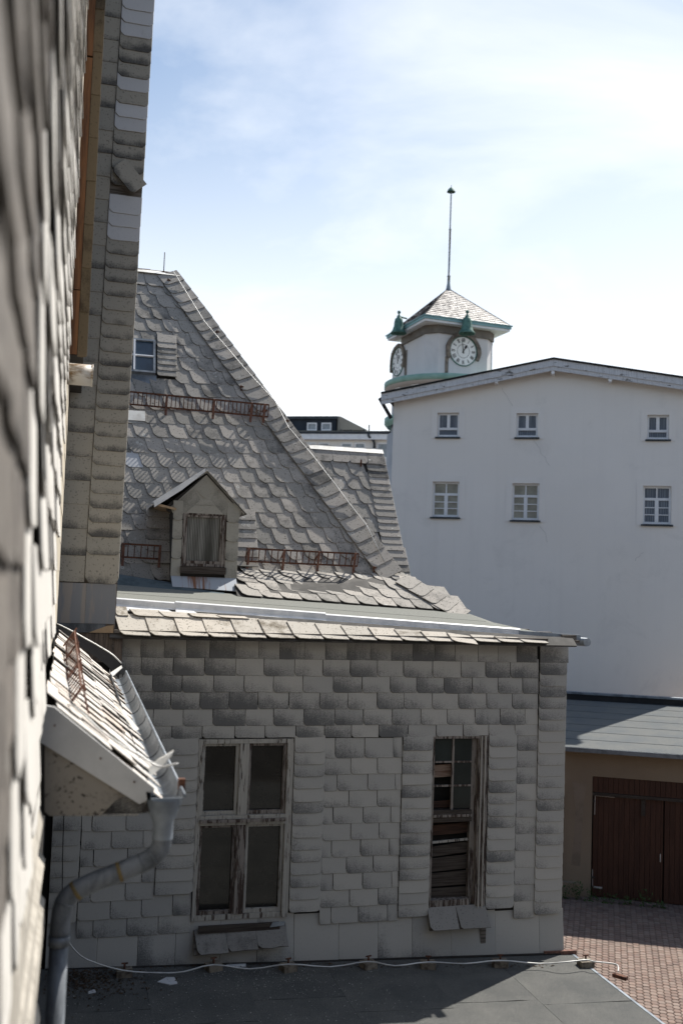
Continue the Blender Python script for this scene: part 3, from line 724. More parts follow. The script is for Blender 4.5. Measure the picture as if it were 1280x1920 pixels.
# ridge cap, aerial rod
m = MB()
m.slab([(leftU, vr-.10, zr-.035), (1.52, vr-.10, zr-.035), (1.52, vr, zr+.03), (leftU, vr, zr+.03)], (0, .012, .012)); m.slab([(leftU, vr+.012, zr+.05), (1.52, vr+.012, zr+.05), (1.52, vr+.12, zr-.03), (leftU, vr+.12, zr-.03)], (0, .01, .01))
m.build('ridge_cap', M['cap_white'], mroof)
p = FB.onv(307, 512, vr); q = FB.onv(309, 473, vr)
m = MB(); m.tube([p-Vector((0, 0, .06)), q], .008, 6); m.build('lightning_rod', M['dark_wire'], mh)
m = MB(); m.bar(p+Vector((-.03, 0, .0)), p+Vector((.10, 0, .0)), .05, .05); m.build('rod_clamp', M['rust'], mh)
pts = []
for i_, (x, y) in enumerate(((322, 517), (337, 540), (380, 611), (420, 656), (457, 701), (512, 759), (536, 808), (580, 858), (621, 912), (650, 950), (681, 991), (715, 1058))):
    s_, t_ = sm(x+2, y); pts.append(SM.P(s_, t_, .10-(.014 if i_ % 2 else 0)))
m = MB(); m.tube(pts, .0075, 6); m.build('lightning_wire', M['wire'], mh)
for x, y in ((316, 535), (538, 799), (700, 1075), (497, 780), (452, 735), (407, 632)):
    s_, t_ = sm(x, y); m = MB(); m.bar(SM.P(s_, t_, .02), SM.P(s_-.01, t_+.07, .085), .02, .02); m.bar(SM.P(s_-.03, t_+.05, .07), SM.P(s_+.03, t_+.05, .075), .012, .02); m.build('wire_holder', M['rust'], mh)
# skylight
S1 = 1.11; A0, B0 = sky_s0-.28, sky_t0; A1, B1 = S1+.0, sky_t1
sl = MB()
def ring(mb, S, a0, b0, a1, b1, w_, c0, c1):
    for (x0, y0, x1, y1) in ((a0, b0, a1, b0+w_), (a0, b1-w_, a1, b1), (a0, b0+w_, a0+w_, b1-w_), (a1-w_, b0+w_, a1, b1-w_)):
        mb.slab([S.P(x0, y0, c0), S.P(x1, y0, c0), S.P(x1, y1, c0), S.P(x0, y1, c0)], S.ez*(c1-c0))
ring(sl, SM, A0, B0, A1, B1, .035, .01, .10)
skl = sl.build('skylight', M['zinc'], mh)
for (a, b) in ((A0+.035, (A0+A1)/2-.012), ((A0+A1)/2+.012, A1-.035)):
    for (c, d) in ((B0+.035, (B0+B1)/2-.008), ((B0+B1)/2+.008, B1-.035)):
        MB().slab([SM.P(a, c, .06), SM.P(b, c, .06), SM.P(b, d, .06), SM.P(a, d, .06)], SM.ez*.008).build('pane', M['pane_blue'], skl)
MB().slab([SM.P((A0+A1)/2-.014, B0+.03, .055), SM.P((A0+A1)/2+.014, B0+.03, .055), SM.P((A0+A1)/2+.014, B1-.03, .055), SM.P((A0+A1)/2-.014, B1-.03, .055)], SM.ez*.055).build('glazing_bar', M['frame_white'], skl)
MB().slab([SM.P(A0+.03, (B0+B1)/2-.010, .055), SM.P((A0+A1)/2-.015, (B0+B1)/2-.010, .055), SM.P((A0+A1)/2-.015, (B0+B1)/2+.010, .055), SM.P(A0+.03, (B0+B1)/2+.010, .055)], SM.ez*.045).build('glazing_bar', M['frame_white'], skl)
MB().slab([SM.P((A0+A1)/2+.015, (B0+B1)/2-.010, .055), SM.P(A1-.03, (B0+B1)/2-.010, .055), SM.P(A1-.03, (B0+B1)/2+.010, .055), SM.P((A0+A1)/2+.015, (B0+B1)/2+.010, .055)], SM.ez*.045).build('glazing_bar', M['frame_white'], skl)
MB().slab([SM.P(A0-.05, B0-.17, .012), SM.P(A1+.02, B0-.17, .012), SM.P(A1+.02, B0, .03), SM.P(A0-.05, B0, .03)], SM.ez*.006).build('flashing', M['zinc'], skl)
# snow guards: iron ladders standing on the slope
def guard(px0, py0, px1, py1, hpx, nr, brackets, name='snow_guard', lab=None):
    s0, t0 = sm(px0, py0+hpx); s1, t1 = sm(px1, py1+hpx)
    off = .10; H = .19
    A = SM.P(s0, t0, off); B = SM.P(s1, t1, off); upv = Vector((0, -.35, 1)).normalized()
    m = MB(); m.bar(A, B, .012, .025); m.bar(A+upv*H, B+upv*H, .012, .025)
    g_ = m.build(name, M['rust'], mh)
    rm = MB(); rm.bar((0, 0, 0), tuple(upv*H), .012, .012, (0, 1, 0)); first = None
    for i in range(nr+1):
        p = A.lerp(B, i/nr)
        if first is None:
            m2 = MB(); m2.v = [v+p for v in rm.v]; m2.f = rm.f; m2.sm = rm.sm; first = m2.build('rung', M['rust'], g_, origin=p)
        else: inst('rung', first.data, FB.M @ Matrix.Translation(p), g_)
    for b_ in brackets:
        p = A.lerp(B, b_); q = p+upv*H
        m3 = MB(); m3.bar(p+upv*(H+.01)+Vector((0, -.012, 0)), p-upv*.05+Vector((0, -.012, 0)), .035, .012, (0, 1, 0)); m3.bar(p-upv*.05, p-upv*.05-SM.ey*.10-SM.ez*.06, .035, .01, (0, 1, 0)); m3.bar(q, q+Vector((0, .22, -.12)), .02, .012); m3.build('bracket', M['rust_light'], g_)
    return g_
tag(guard(226, 744, 500, 769, 20, 36, (.30, .62, .88, .97)), 'long upper snow guard')
tag(guard(226, 1031, 299, 1035, 20, 6, (.05, .98)), 'short snow guard left of the dormer')
tag(guard(458, 1042, 666, 1051, 17, 18, (.02, .33, .64, .97)), 'lower snow guard right of the dormer')
# white patch plate and dormer
s_, t_ = sm(238, 790); s2, t2 = sm(272, 774)
MB().slab([SM.P(s_-.2, t_, .035), SM.P(s2, t_, .035), SM.P(s2, t2, .03), SM.P(s_-.2, t2, .03)], SM.ez*.006).build('metal_patch', M['cap_white'], mroof)
VD = 13.68
dm = MB()
ap = Vector((1.725, VD, 1.39)); el = Vector((1.05, VD, .90)); er = Vector((2.27, VD, .84))
bl, br_ = 1.31, 2.19
wx0, wx1, wz0, wz1 = 1.43, 2.03, .10, .845
VBK = 15.0
# front wall around the window
dm.box((bl, VD, -.12), (wx0, VD+.05, .82)); dm.box((wx1, VD, -.12), (br_, VD+.05, .82)); dm.box((wx0, VD, -.12), (wx1, VD+.05, wz0-.02))
dm.slab([(bl-.10, VD, .84), (bl, VD, .80), (br_, VD, .80), (br_+.03, VD, .83), (1.725, VD, 1.375), (bl-.12, VD, .90)], (0, .05, 0))
dm.box((bl, VD+.05, -.12), (bl+.04, VBK, .84)); dm.box((br_-.04, VD+.05, -.12), (br_, VBK, .84))
dor = dm.build('dormer', M['backing'], mh)
for sgn, e in ((-1, el), (1, er)):
    nrm = Vector((ap.z-e.z, 0, -(ap.x-e.x))).normalized()*.03*(1 if nrm_ else 1) if False else Vector((0, 0, .03))
    f0 = Vector((0, -.03, 0)); dep = Vector((0, 1.35, 0))
    m = MB(); m.slab([ap+f0, e+f0, e+dep*.9, ap+dep], Vector((0, 0, .014)))
    m.build('dormer_roof', M['facade'], dor)
    for i in range(4):
        c0 = ap.lerp(e, (i+.02)/4); c1 = ap.lerp(e, (i+1.22)/4)
        for j in range(3):
            y0 = -.06+j*.30; y1 = y0+.33
            m = MB(); zz0 = .034+.007*((3-i) % 2)
            zb_ = .030
            m.slab([c0+Vector((0, y0+rj(.01), .018)), c1+Vector((0, y0+rj(.01), zb_)), c1+Vector((0, y1, zb_-.004)), c0+Vector((0, y1, .016))], Vector((0, 0, .010))); m.build('slate', M['roof'], dor)
m = MB(); a_, b_ = ap+Vector((-.03, -.075, .045)), el+Vector((-.03, -.075, .050)); m.slab([a_, b_, b_+Vector((.015, 0, -.075)), ap.lerp(el, .5)+Vector((.01, -.075, -.012)), a_+Vector((0, 0, -.04))], (0, .012, 0)); m.slab([a_, b_, b_+Vector((0, .25, 0)), a_+Vector((0, .25, 0))], (0, 0, .008)); m.build('verge_metal', M['trim_white'], dor)
m = MB(); m.slab([Vector((bl+.02, VD-.05, .88)), Vector((el.x+.03, VD-.05, .93)), Vector((el.x+.03, VD+.9, .93)), Vector((bl+.02, VD+.9, .88))], (0, 0, -.03)); m.build('eave_soffit', M['corner_wood'], dor)
SD = Surf(FB, (0, VD-.004, 0), (1, 0, 0), (0, 0, 1))
def cutslate(S, pts, nm, mat, parent, t=.010, c=.003):
    m = MB(); m.slab([S.P(a, b, c) for a, b in pts], S.ez*t); return m.build(nm, mat, parent)
for side, x0 in ((0, bl-.015), (1, wx1+.0)):
    z = -.07
    while z < .80:
        lay('slate', K['dorm'], SD, x0, z, dor, sx=(wx0-bl+.01 if side == 0 else br_-wx1+.012)/.155, tilt=R(3), c=.004, sy=.9); z += .262 if z+.262 < .82 else .3
lw = .82
cutslate(SD, [(bl-.02, lw-.01), (br_+.02, lw-.01), (br_+.04, lw+.04), (1.725, 1.36), (bl-.06, lw+.07)], 'gable_slate', M['dorm'], dor, t=.006, c=.0005)
cutslate(SD, [(bl+.0, lw), (1.46, lw), (1.66, lw+.19), (1.56, lw+.34), (bl-.03, lw+.10)], 'slate', M['dorm'], dor)
cutslate(SD, [(br_+.02, lw), (1.99, lw), (1.79, lw+.19), (1.89, lw+.34), (br_+.05, lw+.06)], 'slate', M['dorm'], dor)
cutslate(SD, [(1.57, lw+.345), (1.70, lw+.22), (1.75, lw+.22), (1.88, lw+.345), (1.725, lw+.49)], 'slate', M['dorm'], dor)
cutslate(SD, [(1.47, lw+.005), (1.98, lw+.005), (1.875, lw+.115), (1.575, lw+.115)], 'slate', M['dorm'], dor, c=.002)
cutslate(SD, [(1.58, lw+.12), (1.87, lw+.12), (1.785, lw+.205), (1.665, lw+.205)], 'slate', M['dorm'], dor, c=.004)
dw = MB(); 
for a, b in (((wx0, VD-.012, wz0), (wx0+.035, VD+.05, wz1)), ((wx1-.05, VD-.012, wz0), (wx1, VD+.05, wz1)), ((wx0+.035, VD-.012, wz1-.04), (wx1-.05, VD+.05, wz1)), ((wx0+.035, VD-.012, wz0), (wx1-.05, VD+.05, wz0+.035))): dm2 = dw.box(a, b)
dwin = dw.build('dormer_window', M['peel_brown'], dor)
m = MB(); a0, a1, c0, c1 = wx0+.036, wx1-.051, wz0+.036, wz1-.041
for a, b in (((a0, VD+.0, c0), (a0+.03, VD+.03, c1)), ((a1-.03, VD+.0, c0), (a1, VD+.03, c1)), ((a0+.03, VD, c1-.03), (a1-.03, VD+.03, c1)), ((a0+.03, VD, c0), (a1-.03, VD+.03, c0+.04))): m.box(a, b)
m.build('sash', M['peel'], dwin) if False else m.build('sash', M['peel_brown'], dor)
MB().box((a0, VD+.032, c0), (a1, VD+.036, c1)).build('curtain', M['curtain'], dor)
MB().box((wx0-.01, VD-.07, wz0-.10), (wx1+.01, VD-.005, wz0-.005)).build('sill', M['board_dark'], dor)
# lead apron below the dormer
m = MB(); m.slab([(bl-.01, VD-.03, -.04), (br_+.0, VD-.03, -.045), (br_-.0, VD-.24, zroof(2.1, VD-.24)+.05), (bl-.0, VD-.22, zroof(1.4, VD-.22)+.05)], (0, .004, -.008))
M['apron'] = plain('rust_streaked_zinc', (.34, .37, .41), (.20, .09, .045), 1.2, .6, .3, .0, stretch=(9, .5, .5), lo=.50, hi=.62)
m.build('apron', M['apron'], dor)

# --- lower cross roof beyond the hip
V2 = 14.6
S2 = Surf(FB, (0, V2, Z0), (1, 0, 0), (0, 1, TP))
r0_ = Vector((3.45, V2+(2.19-Z0)/TP, 2.19)); 
a2 = S2.at(715, 848); b2 = S2.at(762, 1078); c2 = S2.at(566, 838)
tz = a2[1]
cr_ = MB()
lowS = S2.at(700, 1085)
pA = S2.P(3.3, .35); pB = S2.P(b2[0], b2[1]-.12); pC = S2.P(a2[0], tz); pD = S2.P(c2[0]-.35, tz)
cr_.poly([pA, pB, pC, pD]); vb = 2*pC.y
def mir(p): return Vector((p.x, 2*pC.y-p.y, p.z))
cr_.poly([mir(pA), mir(pD), pD+Vector((0, 0, -.001)), pC, mir(pB)][:0] or [mir(pB), mir(pA), mir(pD), mir(pC)])
cr_.poly([pB, mir(pB), pC])
cross = cr_.build('cross_roof', M['roof_backing'], mh)
for k in range(0, 12):
    for i in range(0, 10):
        s0 = 3.0+i*.262+(k % 3)*.09+rj(.004); t0 = .55+k*EXP+(s0-3)*math.tan(a_row)*.9
        if t0 > tz-.33: continue
        P0 = S2.P(s0+.14, t0+.15)
        rk = b2[0]+(a2[0]-b2[0])*max(0, min(1, (t0+.15-b2[1])/(tz-b2[1])))
        hl = hip_s((P0.z-.08)/(hipT.z-.08)*ht_)
        if s0+.14 > rk-.30 or s0+.14 < hl-.5: continue
        lay('slate', K['roof'], S2, s0, t0, cross, tilt=R(2.5), rot=a_row, c=.016, jr=.014, jb=.008, yl=R(2.5))
t0 = b2[1]-.10
while t0 < tz-.28:
    f_ = max(0, min(1, (t0-b2[1])/(tz-b2[1]))); rk = b2[0]+(a2[0]-b2[0])*f_
    if t0 < b2[1]+.4: rk += .03
    lay('slate', K['rake'], S2, rk-.33, t0, cross, tilt=R(4.5), c=.014, sx=.35/.34, sy=1); t0 += .128
s_ = c2[0]-.1
while s_ < a2[0]-.05:
    wd = min(.30, a2[0]+.02-s_); lay('slate', kinds(1, 'slate', .30, .27, M['roof'], left=.0, right=.05, t=.011), S2, s_, tz-.29, cross, tilt=R(3), c=.02, sx=wd/.30); s_ += .30
m = MB(); q0 = S2.P(c2[0]-.12, tz-.06, .045); q1 = S2.P(a2[0]+.02, tz-.06, .045); hh = Vector((0, .08, .08))
m.slab([q0, q1, q1+hh, q0+hh], (0, .01, 0)); m.slab([q0+hh, q1+hh, q1+hh+Vector((0, .1, -.08)), q0+hh+Vector((0, .1, -.08))], (0, .0, .01)); m.build('ridge_cap', M['cap_white'], cross)
s_, t_ = S2.at(675, 872); m = MB(); m.bar(S2.P(s_, t_-.05, .03), S2.P(s_, t_+.05, .09), .02, .03); m.build('roof_hook', M['rust'], cross)
m = MB(); p = FB.onv(849, 1142, 13.7); m.bar(p+Vector((-.03, 0, .02)), p+Vector((.06, 0, .02)), .02, .012); m.bar(p+Vector((-.0, 0, .015)), p+Vector((.0, 0, -.08)), .012, .012, (0, 1, 0)); m.bar(p+Vector((.04, 0, .015)), p+Vector((.04, 0, -.08)), .012, .012, (0, 1, 0)); m.build('roof_hook', M['rust'], mh)

# ------------------------------------------------------------------ house on the left: near wall, pier, bay
lh = thing('slate_house', 'tall slate clad house close on the left, its nearest sunlit slates out of focus', 'house', (-2, 6, GZ))
UW = -.135
m = MB(); m.box((-3, -1.2, GZ), (UW, 12.2, 9.5)); lwall = m.build('wall', M['backing'], lh)
SWn = Surf(FB, (UW, 0, 0), (0, 1, 0), (0, 0, 1))     # outward = +u
# check: ex x ey = (0,1,0)x(0,0,1) = (1,0,0)
cols = [(.75, 1.02), (1.02, 1.30)]
z = -2.2
for zi in range(21):
    z = -1.7+zi*.19
    lay('slate', kinds(1, 'slate', .55, .30, M['grime'], left=.1, right=.05, t=.012, wob=.01), SWn, .78+rj(.04), z, lwall, tilt=R(5), c=.012+rj(.003), jr=.02)
    lay('slate', kinds(1, 'slate', .46, .30, M['grime'], left=.1, right=.05, t=.012, wob=.01), SWn, 1.86+rj(.02), z, lwall, tilt=R(4), c=.004, jr=.03)
    if 1: lay('slate', kinds(1, 'slate', .50, .30, M['grime'], left=.1, right=.05, t=.012, wob=.01), SWn, 1.36+rj(.02), z, lwall, tilt=R(4), c=.008, jr=.03)
for zi in range(17):
    z = -2.3+zi*.30
    for vi in range(3):
        v_ = 2.36+vi*.37+(.10 if zi % 2 else 0)
        if v_ > 2.7: continue
        first = vi == 0
        lay('slate', K['near'], SWn, v_, z, lwall, tilt=R(3), c=.013+rj(.003) if first else .006, sx=.44/.33, sy=1, jr=.03)
for zi in range(34):
    z = -2.8+zi*.215
    for vi in range(14):
        v_ = 2.80+vi*.34+(.16 if zi % 2 else 0)
        if z < -.55 and v_ > 4.65: continue
        if v_ > 7.0: continue
        lay('slate', K['near'], SWn, v_, z, lwall, tilt=R(4.2), c=.006+(.008 if vi == 0 else 0)+abs(rj(.004)), sx=.37/.33, sy=.74, jr=.025)
M['beige'] = slate_mat('beige_plate', (.42, .375, .30), (.28, .25, .20), soot=.0, grad=.1, k=3, speck=.1, jit=.08)
for zi in range(20):
    z = -.6+zi*.29
    for vi in range(3):
        v_ = 7.35+vi*1.42
        lay('wall_plate', kinds(1, 'wall_plate', 1.41, .30, M['beige'], t=.006), SWn, v_, z, lwall, tilt=R(.6), c=.002, jb=.0)
# lower apron of wavy sheets
M['wavy'] = plain('wavy_fibre_sheet', (.34, .315, .275), (.20, .185, .16), 8, .9, stretch=(1, 1, .3), bump=.01, fine=.2)
for q, (va, vb_, zt_, zb_) in enumerate(((2.5, 4.9, -.98, -1.62), (2.4, 4.85, -1.5, -2.25), (2.3, 4.8, -2.12, -3.1))):
    m = MB(); n = 14
    for i in range(n):
        za = zt_+(zb_-zt_)*i/n; zc = zt_+(zb_-zt_)*(i+1)/n
        wa = .014*math.sin(za*31+q)+.008*math.sin(za*73); wc = .014*math.sin(zc*31+q)+.008*math.sin(zc*73)
        ba = UW+.03+.05*i/n+.01*q; bc = UW+.03+.05*(i+1)/n+.01*q
        m.poly([(ba, va, za), (ba+wa+.01, vb_, za), (bc+wc+.01, vb_, zc), (bc, va, zc)])
        m.poly([(ba, va, za), (bc, va, zc), (UW, va, zc), (UW, va, za)]); m.poly([(ba+wa+.01, vb_, za), (UW, vb_, za), (UW, vb_, zc), (bc+wc+.01, vb_, zc)])
    m.build('fibre_sheet', M['wavy'], lwall)
# pier: the return wall facing the camera
PV = 11.60; sh_ = .013
pm = MB(); pm.slab([(-.16, PV, -1.03), (.50, PV, -1.03), (.50+8*sh_+.01, PV, 8.0), (-.16, PV, 8.0)], (0, 1.4, 0))
pier = pm.build('pier', M['old_boards'], lh)
SP = Surf(FB, (0, PV-.004, 0), (1, 0, 0), (0, 0, 1))
z = -.145; k = 0
while z < 6.9:
    big = z < .1
    st = .32 if k == 0 else (.20 if k == 1 else .163)
    x0 = .148+sh_*max(0, z)
    pz = proj(FB.U*.3+FB.V*PV+Vector((0, 0, z)))[1]
    white = pz < 92 or 150 < pz < 182 or 215 < pz < 250 or 385 < pz < 478
    gap = 352 < pz < 384
    if not gap:
        o = lay('slate', K['pierw'] if white else K['pier'], SP, x0, z, pier, sx=(.37)/.37*1.0, sy=(1.6 if k == 0 else 1.1 if k == 1 else 1), tilt=R(3.8 if k > 1 else 2), c=.010, jb=.004, jr=.008)
        if white: o['label'] = 'pale replacement slate'
    z += st; k += 1
o = lay('loose_slate', K['pier'], SP, .20, 4.62, pier, rot=R(-47), c=.05, tilt=R(5))
o['label'] = 'slipped slate hanging askew'
z = -.14
while z < 6.9:
    lay('slate', K['pierp'], SP, -.14+sh_*max(0, z), z, pier, sx=.285/.26, tilt=R(1.8), c=.004); z += .272 if z > .2 else .30
M['sheetm'] = M['sheet']
for a, b in ((-.15, .17), (.172, .50)): MB().box((a, PV-.02, -.60), (b, PV-.008, -.15)).build('sheet_panel', M['sheet'], pier)
MB().box((-.15, PV-.03, -.70), (.40, PV-.01, -.603)).build('base_sheet', M['zinc_pipe'], pier)
MB().slab([(.22, PV-.034, -.70), (.49, PV-.034, -.70), (.49, PV-.034, -.615), (.42, PV-.034, -.62)], (0, .02, 0)).build('beam_end', M['corner_wood'], pier)
for i in range(12): MB().box((-.13+i*.052, PV-.015, -1.03), (-.13+i*.052+.047, PV+.005-.002*(i % 2), -.705)).build('sheet_strip', M['brown_metal'], pier)
MB().box((.50, PV-.0, -1.03), (.60, PV+.1, -.715)).build('corner_post', M['brown_metal'], pier)
# box column with orange board and brown slates
BV = 9.5
bm_ = MB(); bm_.box((-.16, BV+.015, 1.99), (.005, 11.55, 8)); boxc = bm_.build('box_column', M['backing'], lh)
for a, b in ((2.0, 2.6), (2.61, 4.85), (4.87, 6.6)): MB().box((-.16, BV-.01, a), (-.055, BV+.014, b)).build('facing_board', M['orange_wood'], boxc)
SB = Surf(FB, (0, BV+.01, 0), (1, 0, 0), (0, 0, 1))
z = 1.98
kb = kinds(4, 'slate', .088, .46, M['brown_slate'], left=0, right=.012, t=.008, wob=.006)
while z < 6.0: lay('slate', kb, SB, -.052, z, boxc, tilt=R(1), c=.003); z += .42
# rusty flue stub
p0 = FB.onv(132, 697, 9.2)
M['flue'] = plain('stained_white_flue', (.55, .53, .49), (.20, .13, .07), 5, .5, stretch=(1, 1, 2.5), lo=.45, hi=.65)
m = MB(); m.tube([(-.16, 9.3, p0.z), (.095, 9.3, p0.z)], .098, 18); m.tube([(.085, 9.3, p0.z), (.098, 9.3, p0.z)], .102, 18); m.build('flue_stub', M['flue'], lh)

# --- bay: lean-to roof with gutter and downpipe
VN, VX = 5.0, 10.55
pT = Vector((-.09, 0, -.665)); pE = Vector((.445, 0, -1.135))
by = MB()
by.slab([(pT.x, VN+.02, pT.z-.03), (pE.x, VN+.02, pE.z-.03), (.40, VN+.02, -1.175), (pT.x, VN+.02, -1.175)], (0, VX-VN, 0))
bay = by.build('bay', M['backing'], lh)
SBy = Surf(FB, (pE.x, VX+.02, pE.z), (0, -1, 0), (pT-pE))   # ex towards the camera, up the slope, outward
if SBy.ez.z < 0: SBy.ez = -SBy.ez
LB = (pT-pE).length
kbay = K['bay']
for row in range(4):
    e = -.03+row*.185; n_ = 20; stp = (VX-VN)/n_
    for i in range(n_):
        h_ = min(.34, LB-e+.03)
        if i*stp+(.1 if row % 2 else 0)-.05 > VX-VN-.29: continue
        me = random.choice(kbay)
        o = inst('slate', me, SBy.mat(i*stp+rj(.012)+(.1 if row % 2 else 0)-.05, e+rj(.012), .018, rj(.03), 0, stp*1.12/.30, h_/.34) @ TILT(R(3+rj(1)), me) @ Matrix.Rotation(R(-2.6+rj(1.4)), 4, 'Y'), bay)
# verge board
vb = [FB.onv(x, y, VN) for x, y in ((80, 1322), (102, 1326), (290, 1478), (288, 1488), (274, 1484), (276, 1500), (262, 1508), (76, 1392))]
m = MB(); m.slab(vb, (0, .03, 0)); m.build('verge_board', M['verge'], bay)
for x, y in ((103, 1360), (189, 1422), (252, 1466)):
    p = FB.onv(x, y, VN-.002); m = MB(); m.tube([p, p+Vector((0, -.006, 0))], .005, 6); m.build('nail_head', M['rust'], bay)
ck = [FB.onv(x, y, VN+.012) for x, y in ((84, 1385), (240, 1490), (216, 1502), (189, 1530), (94, 1530), (84, 1522))]
m = MB(); m.slab(ck, (0, .02, 0)); m.build('cheek_slate', M['speckle'], bay)
ck = [FB.onv(x, y, VN+.02) for x, y in ((180, 1450), (276, 1500), (274, 1508), (258, 1530), (180, 1530))]
m = MB(); m.slab(ck, (0, .02, 0)); m.build('cheek_slate', M['facade'], bay)
# gutter: open half pipe, long lip
def channel(path0, path1, prof, name, mat, parent, seg=1, t=.004):
    m = MB(); n = len(prof)
    for k in range(seg):
        a = path0.lerp(path1, k/seg); b = path0.lerp(path1, (k+1)/seg)
        for i in range(n-1):
            p, q = prof[i], prof[i+1]
            m.poly([a+Vector((p[0], 0, p[1])), b+Vector((p[0], 0, p[1])), b+Vector((q[0], 0, q[1])), a+Vector((q[0], 0, q[1]))])
            m.poly([a+Vector((p[0], 0, p[1]-t)), a+Vector((q[0], 0, q[1]-t)), b+Vector((q[0], 0, q[1]-t)), b+Vector((p[0], 0, p[1]-t))])
    return m.build(name, mat, parent)
GU0, GU1 = .425, .585
prof = [(-.078, .03)]+[(-.078*math.cos(R(th)), -.075*math.sin(R(th))) for th in range(0, 181, 20)]
gc0 = Vector((.505, VN-.02, -1.095)); gc1 = Vector((.50, 10.4, -1.02))
gut = channel(gc0, gc1, prof, 'gutter', M['zinc'], lh)
m = MB(); m.tube([gc0+Vector((.085, 0, .008)), gc1+Vector((.085, 0, .008))], .0095, 8); m.build('gutter_bead', M['zinc'], gut)
for i in range(9):
    p = gc0.lerp(gc1, (i+.3)/9.2); m = MB(); m.tube([p+Vector((.078*math.cos(R(th)), 0, -.075*math.sin(R(th))+.001)) for th in range(0, 181, 20)], .006, 5); m.build('gutter_strap', M['zinc_pipe'], gut)
m = MB(); pr2 = [gc0+Vector((a, -.003, b)) for a, b in prof[1:]]; m.slab(pr2, (0, -.006, 0)); m.build('gutter_end', M['zinc'], gut)
# outlet funnel and swan neck
kx = FB
cen = Vector((.497, VN+.02, 0))
m = MB(); m.lathe((cen.x, cen.y, 0), [(.084, -1.105), (.081, -1.13), (.060, -1.195), (.0495, -1.22), (.0495, -1.30)], 20); fun = m.build('funnel', M['zinc'], gut)
path = [(.497, -1.24), (.497, -1.30), (.487, -1.345), (.455, -1.385), (.40, -1.415), (.30, -1.452), (.20, -1.487), (.12, -1.520), (.07, -1.555), (.045, -1.60), (.036, -1.66), (.033, -1.74)]
# smooth the path
def smooth(pts, k=3):
    out = []
    for i in range(len(pts)-1):
        p0, p1, p2, p3 = pts[max(i-1, 0)], pts[i], pts[i+1], pts[min(i+2, len(pts)-1)]
        for j in range(k):
            t = j/k; out.append(.5*((2*p1)+(-p0+p2)*t+(2*p0-5*p1+4*p2-p3)*t*t+(-p0+3*p1-3*p2+p3)*t**3))
    out.append(pts[-1]); return out
pp = smooth([Vector((a, VN+.02, b)) for a, b in path])
m = MB(); m.tube(pp, .047, 18); dp = m.build('downpipe', M['zinc_pipe'], lh)
m = MB(); m.tube([(.033, VN+.02, -1.735), (.033, VN+.02, -1.78)], .0505, 18); m.build('pipe_collar', M['zinc_pipe'], dp)
m = MB(); m.tube([(.033, VN+.02, -1.78), (.033, VN+.02, -4.5)], .044, 18); m.build('lower_pipe', M['zinc_pipe'], dp)
for i in (15, 22):
    m = MB(); d = (pp[i+1]-pp[i]).normalized(); m.tube([pp[i]-d*.008, pp[i]+d*.010], .0482, 18); m.build('rusty_seam', plain('ochre_rust_stain', (.17, .125, .05), (.12, .09, .05), 20), dp)
for i in (9, 12, 26):
    m = MB(); d = (pp[i+1]-pp[i]).normalized(); m.tube([pp[i]-d*.003, pp[i]+d*.003], .0487, 18); m.build('solder_seam', M['zinc_pipe'], dp)
# rust snow guard on the bay roof, cable, loose flaps
def bp(x, y, v): return FB.onv(x, y, v)
gd = MB(); A = bp(128, 1325, 5.6); B = bp(124, 1205, 8.8)
up_ = Vector((.065, 0, .10)); gd.bar(A, B, .010, .014); gd.bar(A+up_, B+up_*1.0, .010, .014); sg = gd.build('snow_guard', M['rust'], bay)
for i in range(22): 
    m = MB(); p = A.lerp(B, (i+.3)/22); m.bar(p, p+up_, .008, .008, (0, 1, 0)); m.build('rung', M['rust'], sg)
for i in (0, .33, .66, 1):
    m = MB(); p = A.lerp(B, i); m.bar(p+Vector((-.02, 0, -.03)), p+up_*1.25, .014, .012, (0, 1, 0)); m.bar(p+up_*1.1, p+Vector((.12, .1, -.09)), .010, .008, (0, 1, 0)); m.build('bracket', M['rust_light'], sg)
cb_ = smooth([bp(x, y, v) for x, y, v in ((108, 1300, 6.2), (122, 1318, 5.5), (140, 1325, 5.2), (160, 1342, 5.1), (190, 1370, 5.05), (230, 1398, 5.03), (262, 1416, 5.0), (290, 1434, 4.98), (305, 1438, 4.97), (322, 1434, 4.96), (334, 1432, 4.96))], 4)
m = MB(); m.tube(cb_, .0055, 7); tag(m.build('grey_cable', M['wire'], None), 'grey cable lying along the white verge board, its end over the gutter', 'cable')
m = MB(); m.slab([bp(278, 1442, 5.06), bp(297, 1425, 5.08), bp(326, 1408, 5.1), bp(322, 1418, 5.1), bp(302, 1440, 5.06), bp(284, 1455, 5.04)], (0, .006, .004)); m.build('gutter_flap', M['cap_white'], bay)
m = MB(); m.slab([bp(213, 1317, 6.6), bp(222, 1322, 6.5), bp(260, 1368, 5.95), bp(252, 1370, 5.95)], (0, .02, .004)); m.build('loose_slate', M['cap_white'], bay)
m = MB(); m.slab([bp(207, 1262, 8.8), bp(228, 1248, 8.9), bp(230, 1252, 8.9), bp(212, 1268, 8.8)], (0, .02, .0)); m.build('gutter_flap', M['cap_white'], bay)
m = MB(); p = gc0.lerp(gc1, .035)+Vector((.09, 0, .02)); m.bar(p-Vector((0, 0, .03)), p+Vector((.0, 0, .03)), .035, .03, (0, 1, 0)); m.bar(p, p+Vector((-.02, .02, -.07)), .012, .012, (0, 1, 0)); m.build('rusty_clamp', M['rust'], gut)
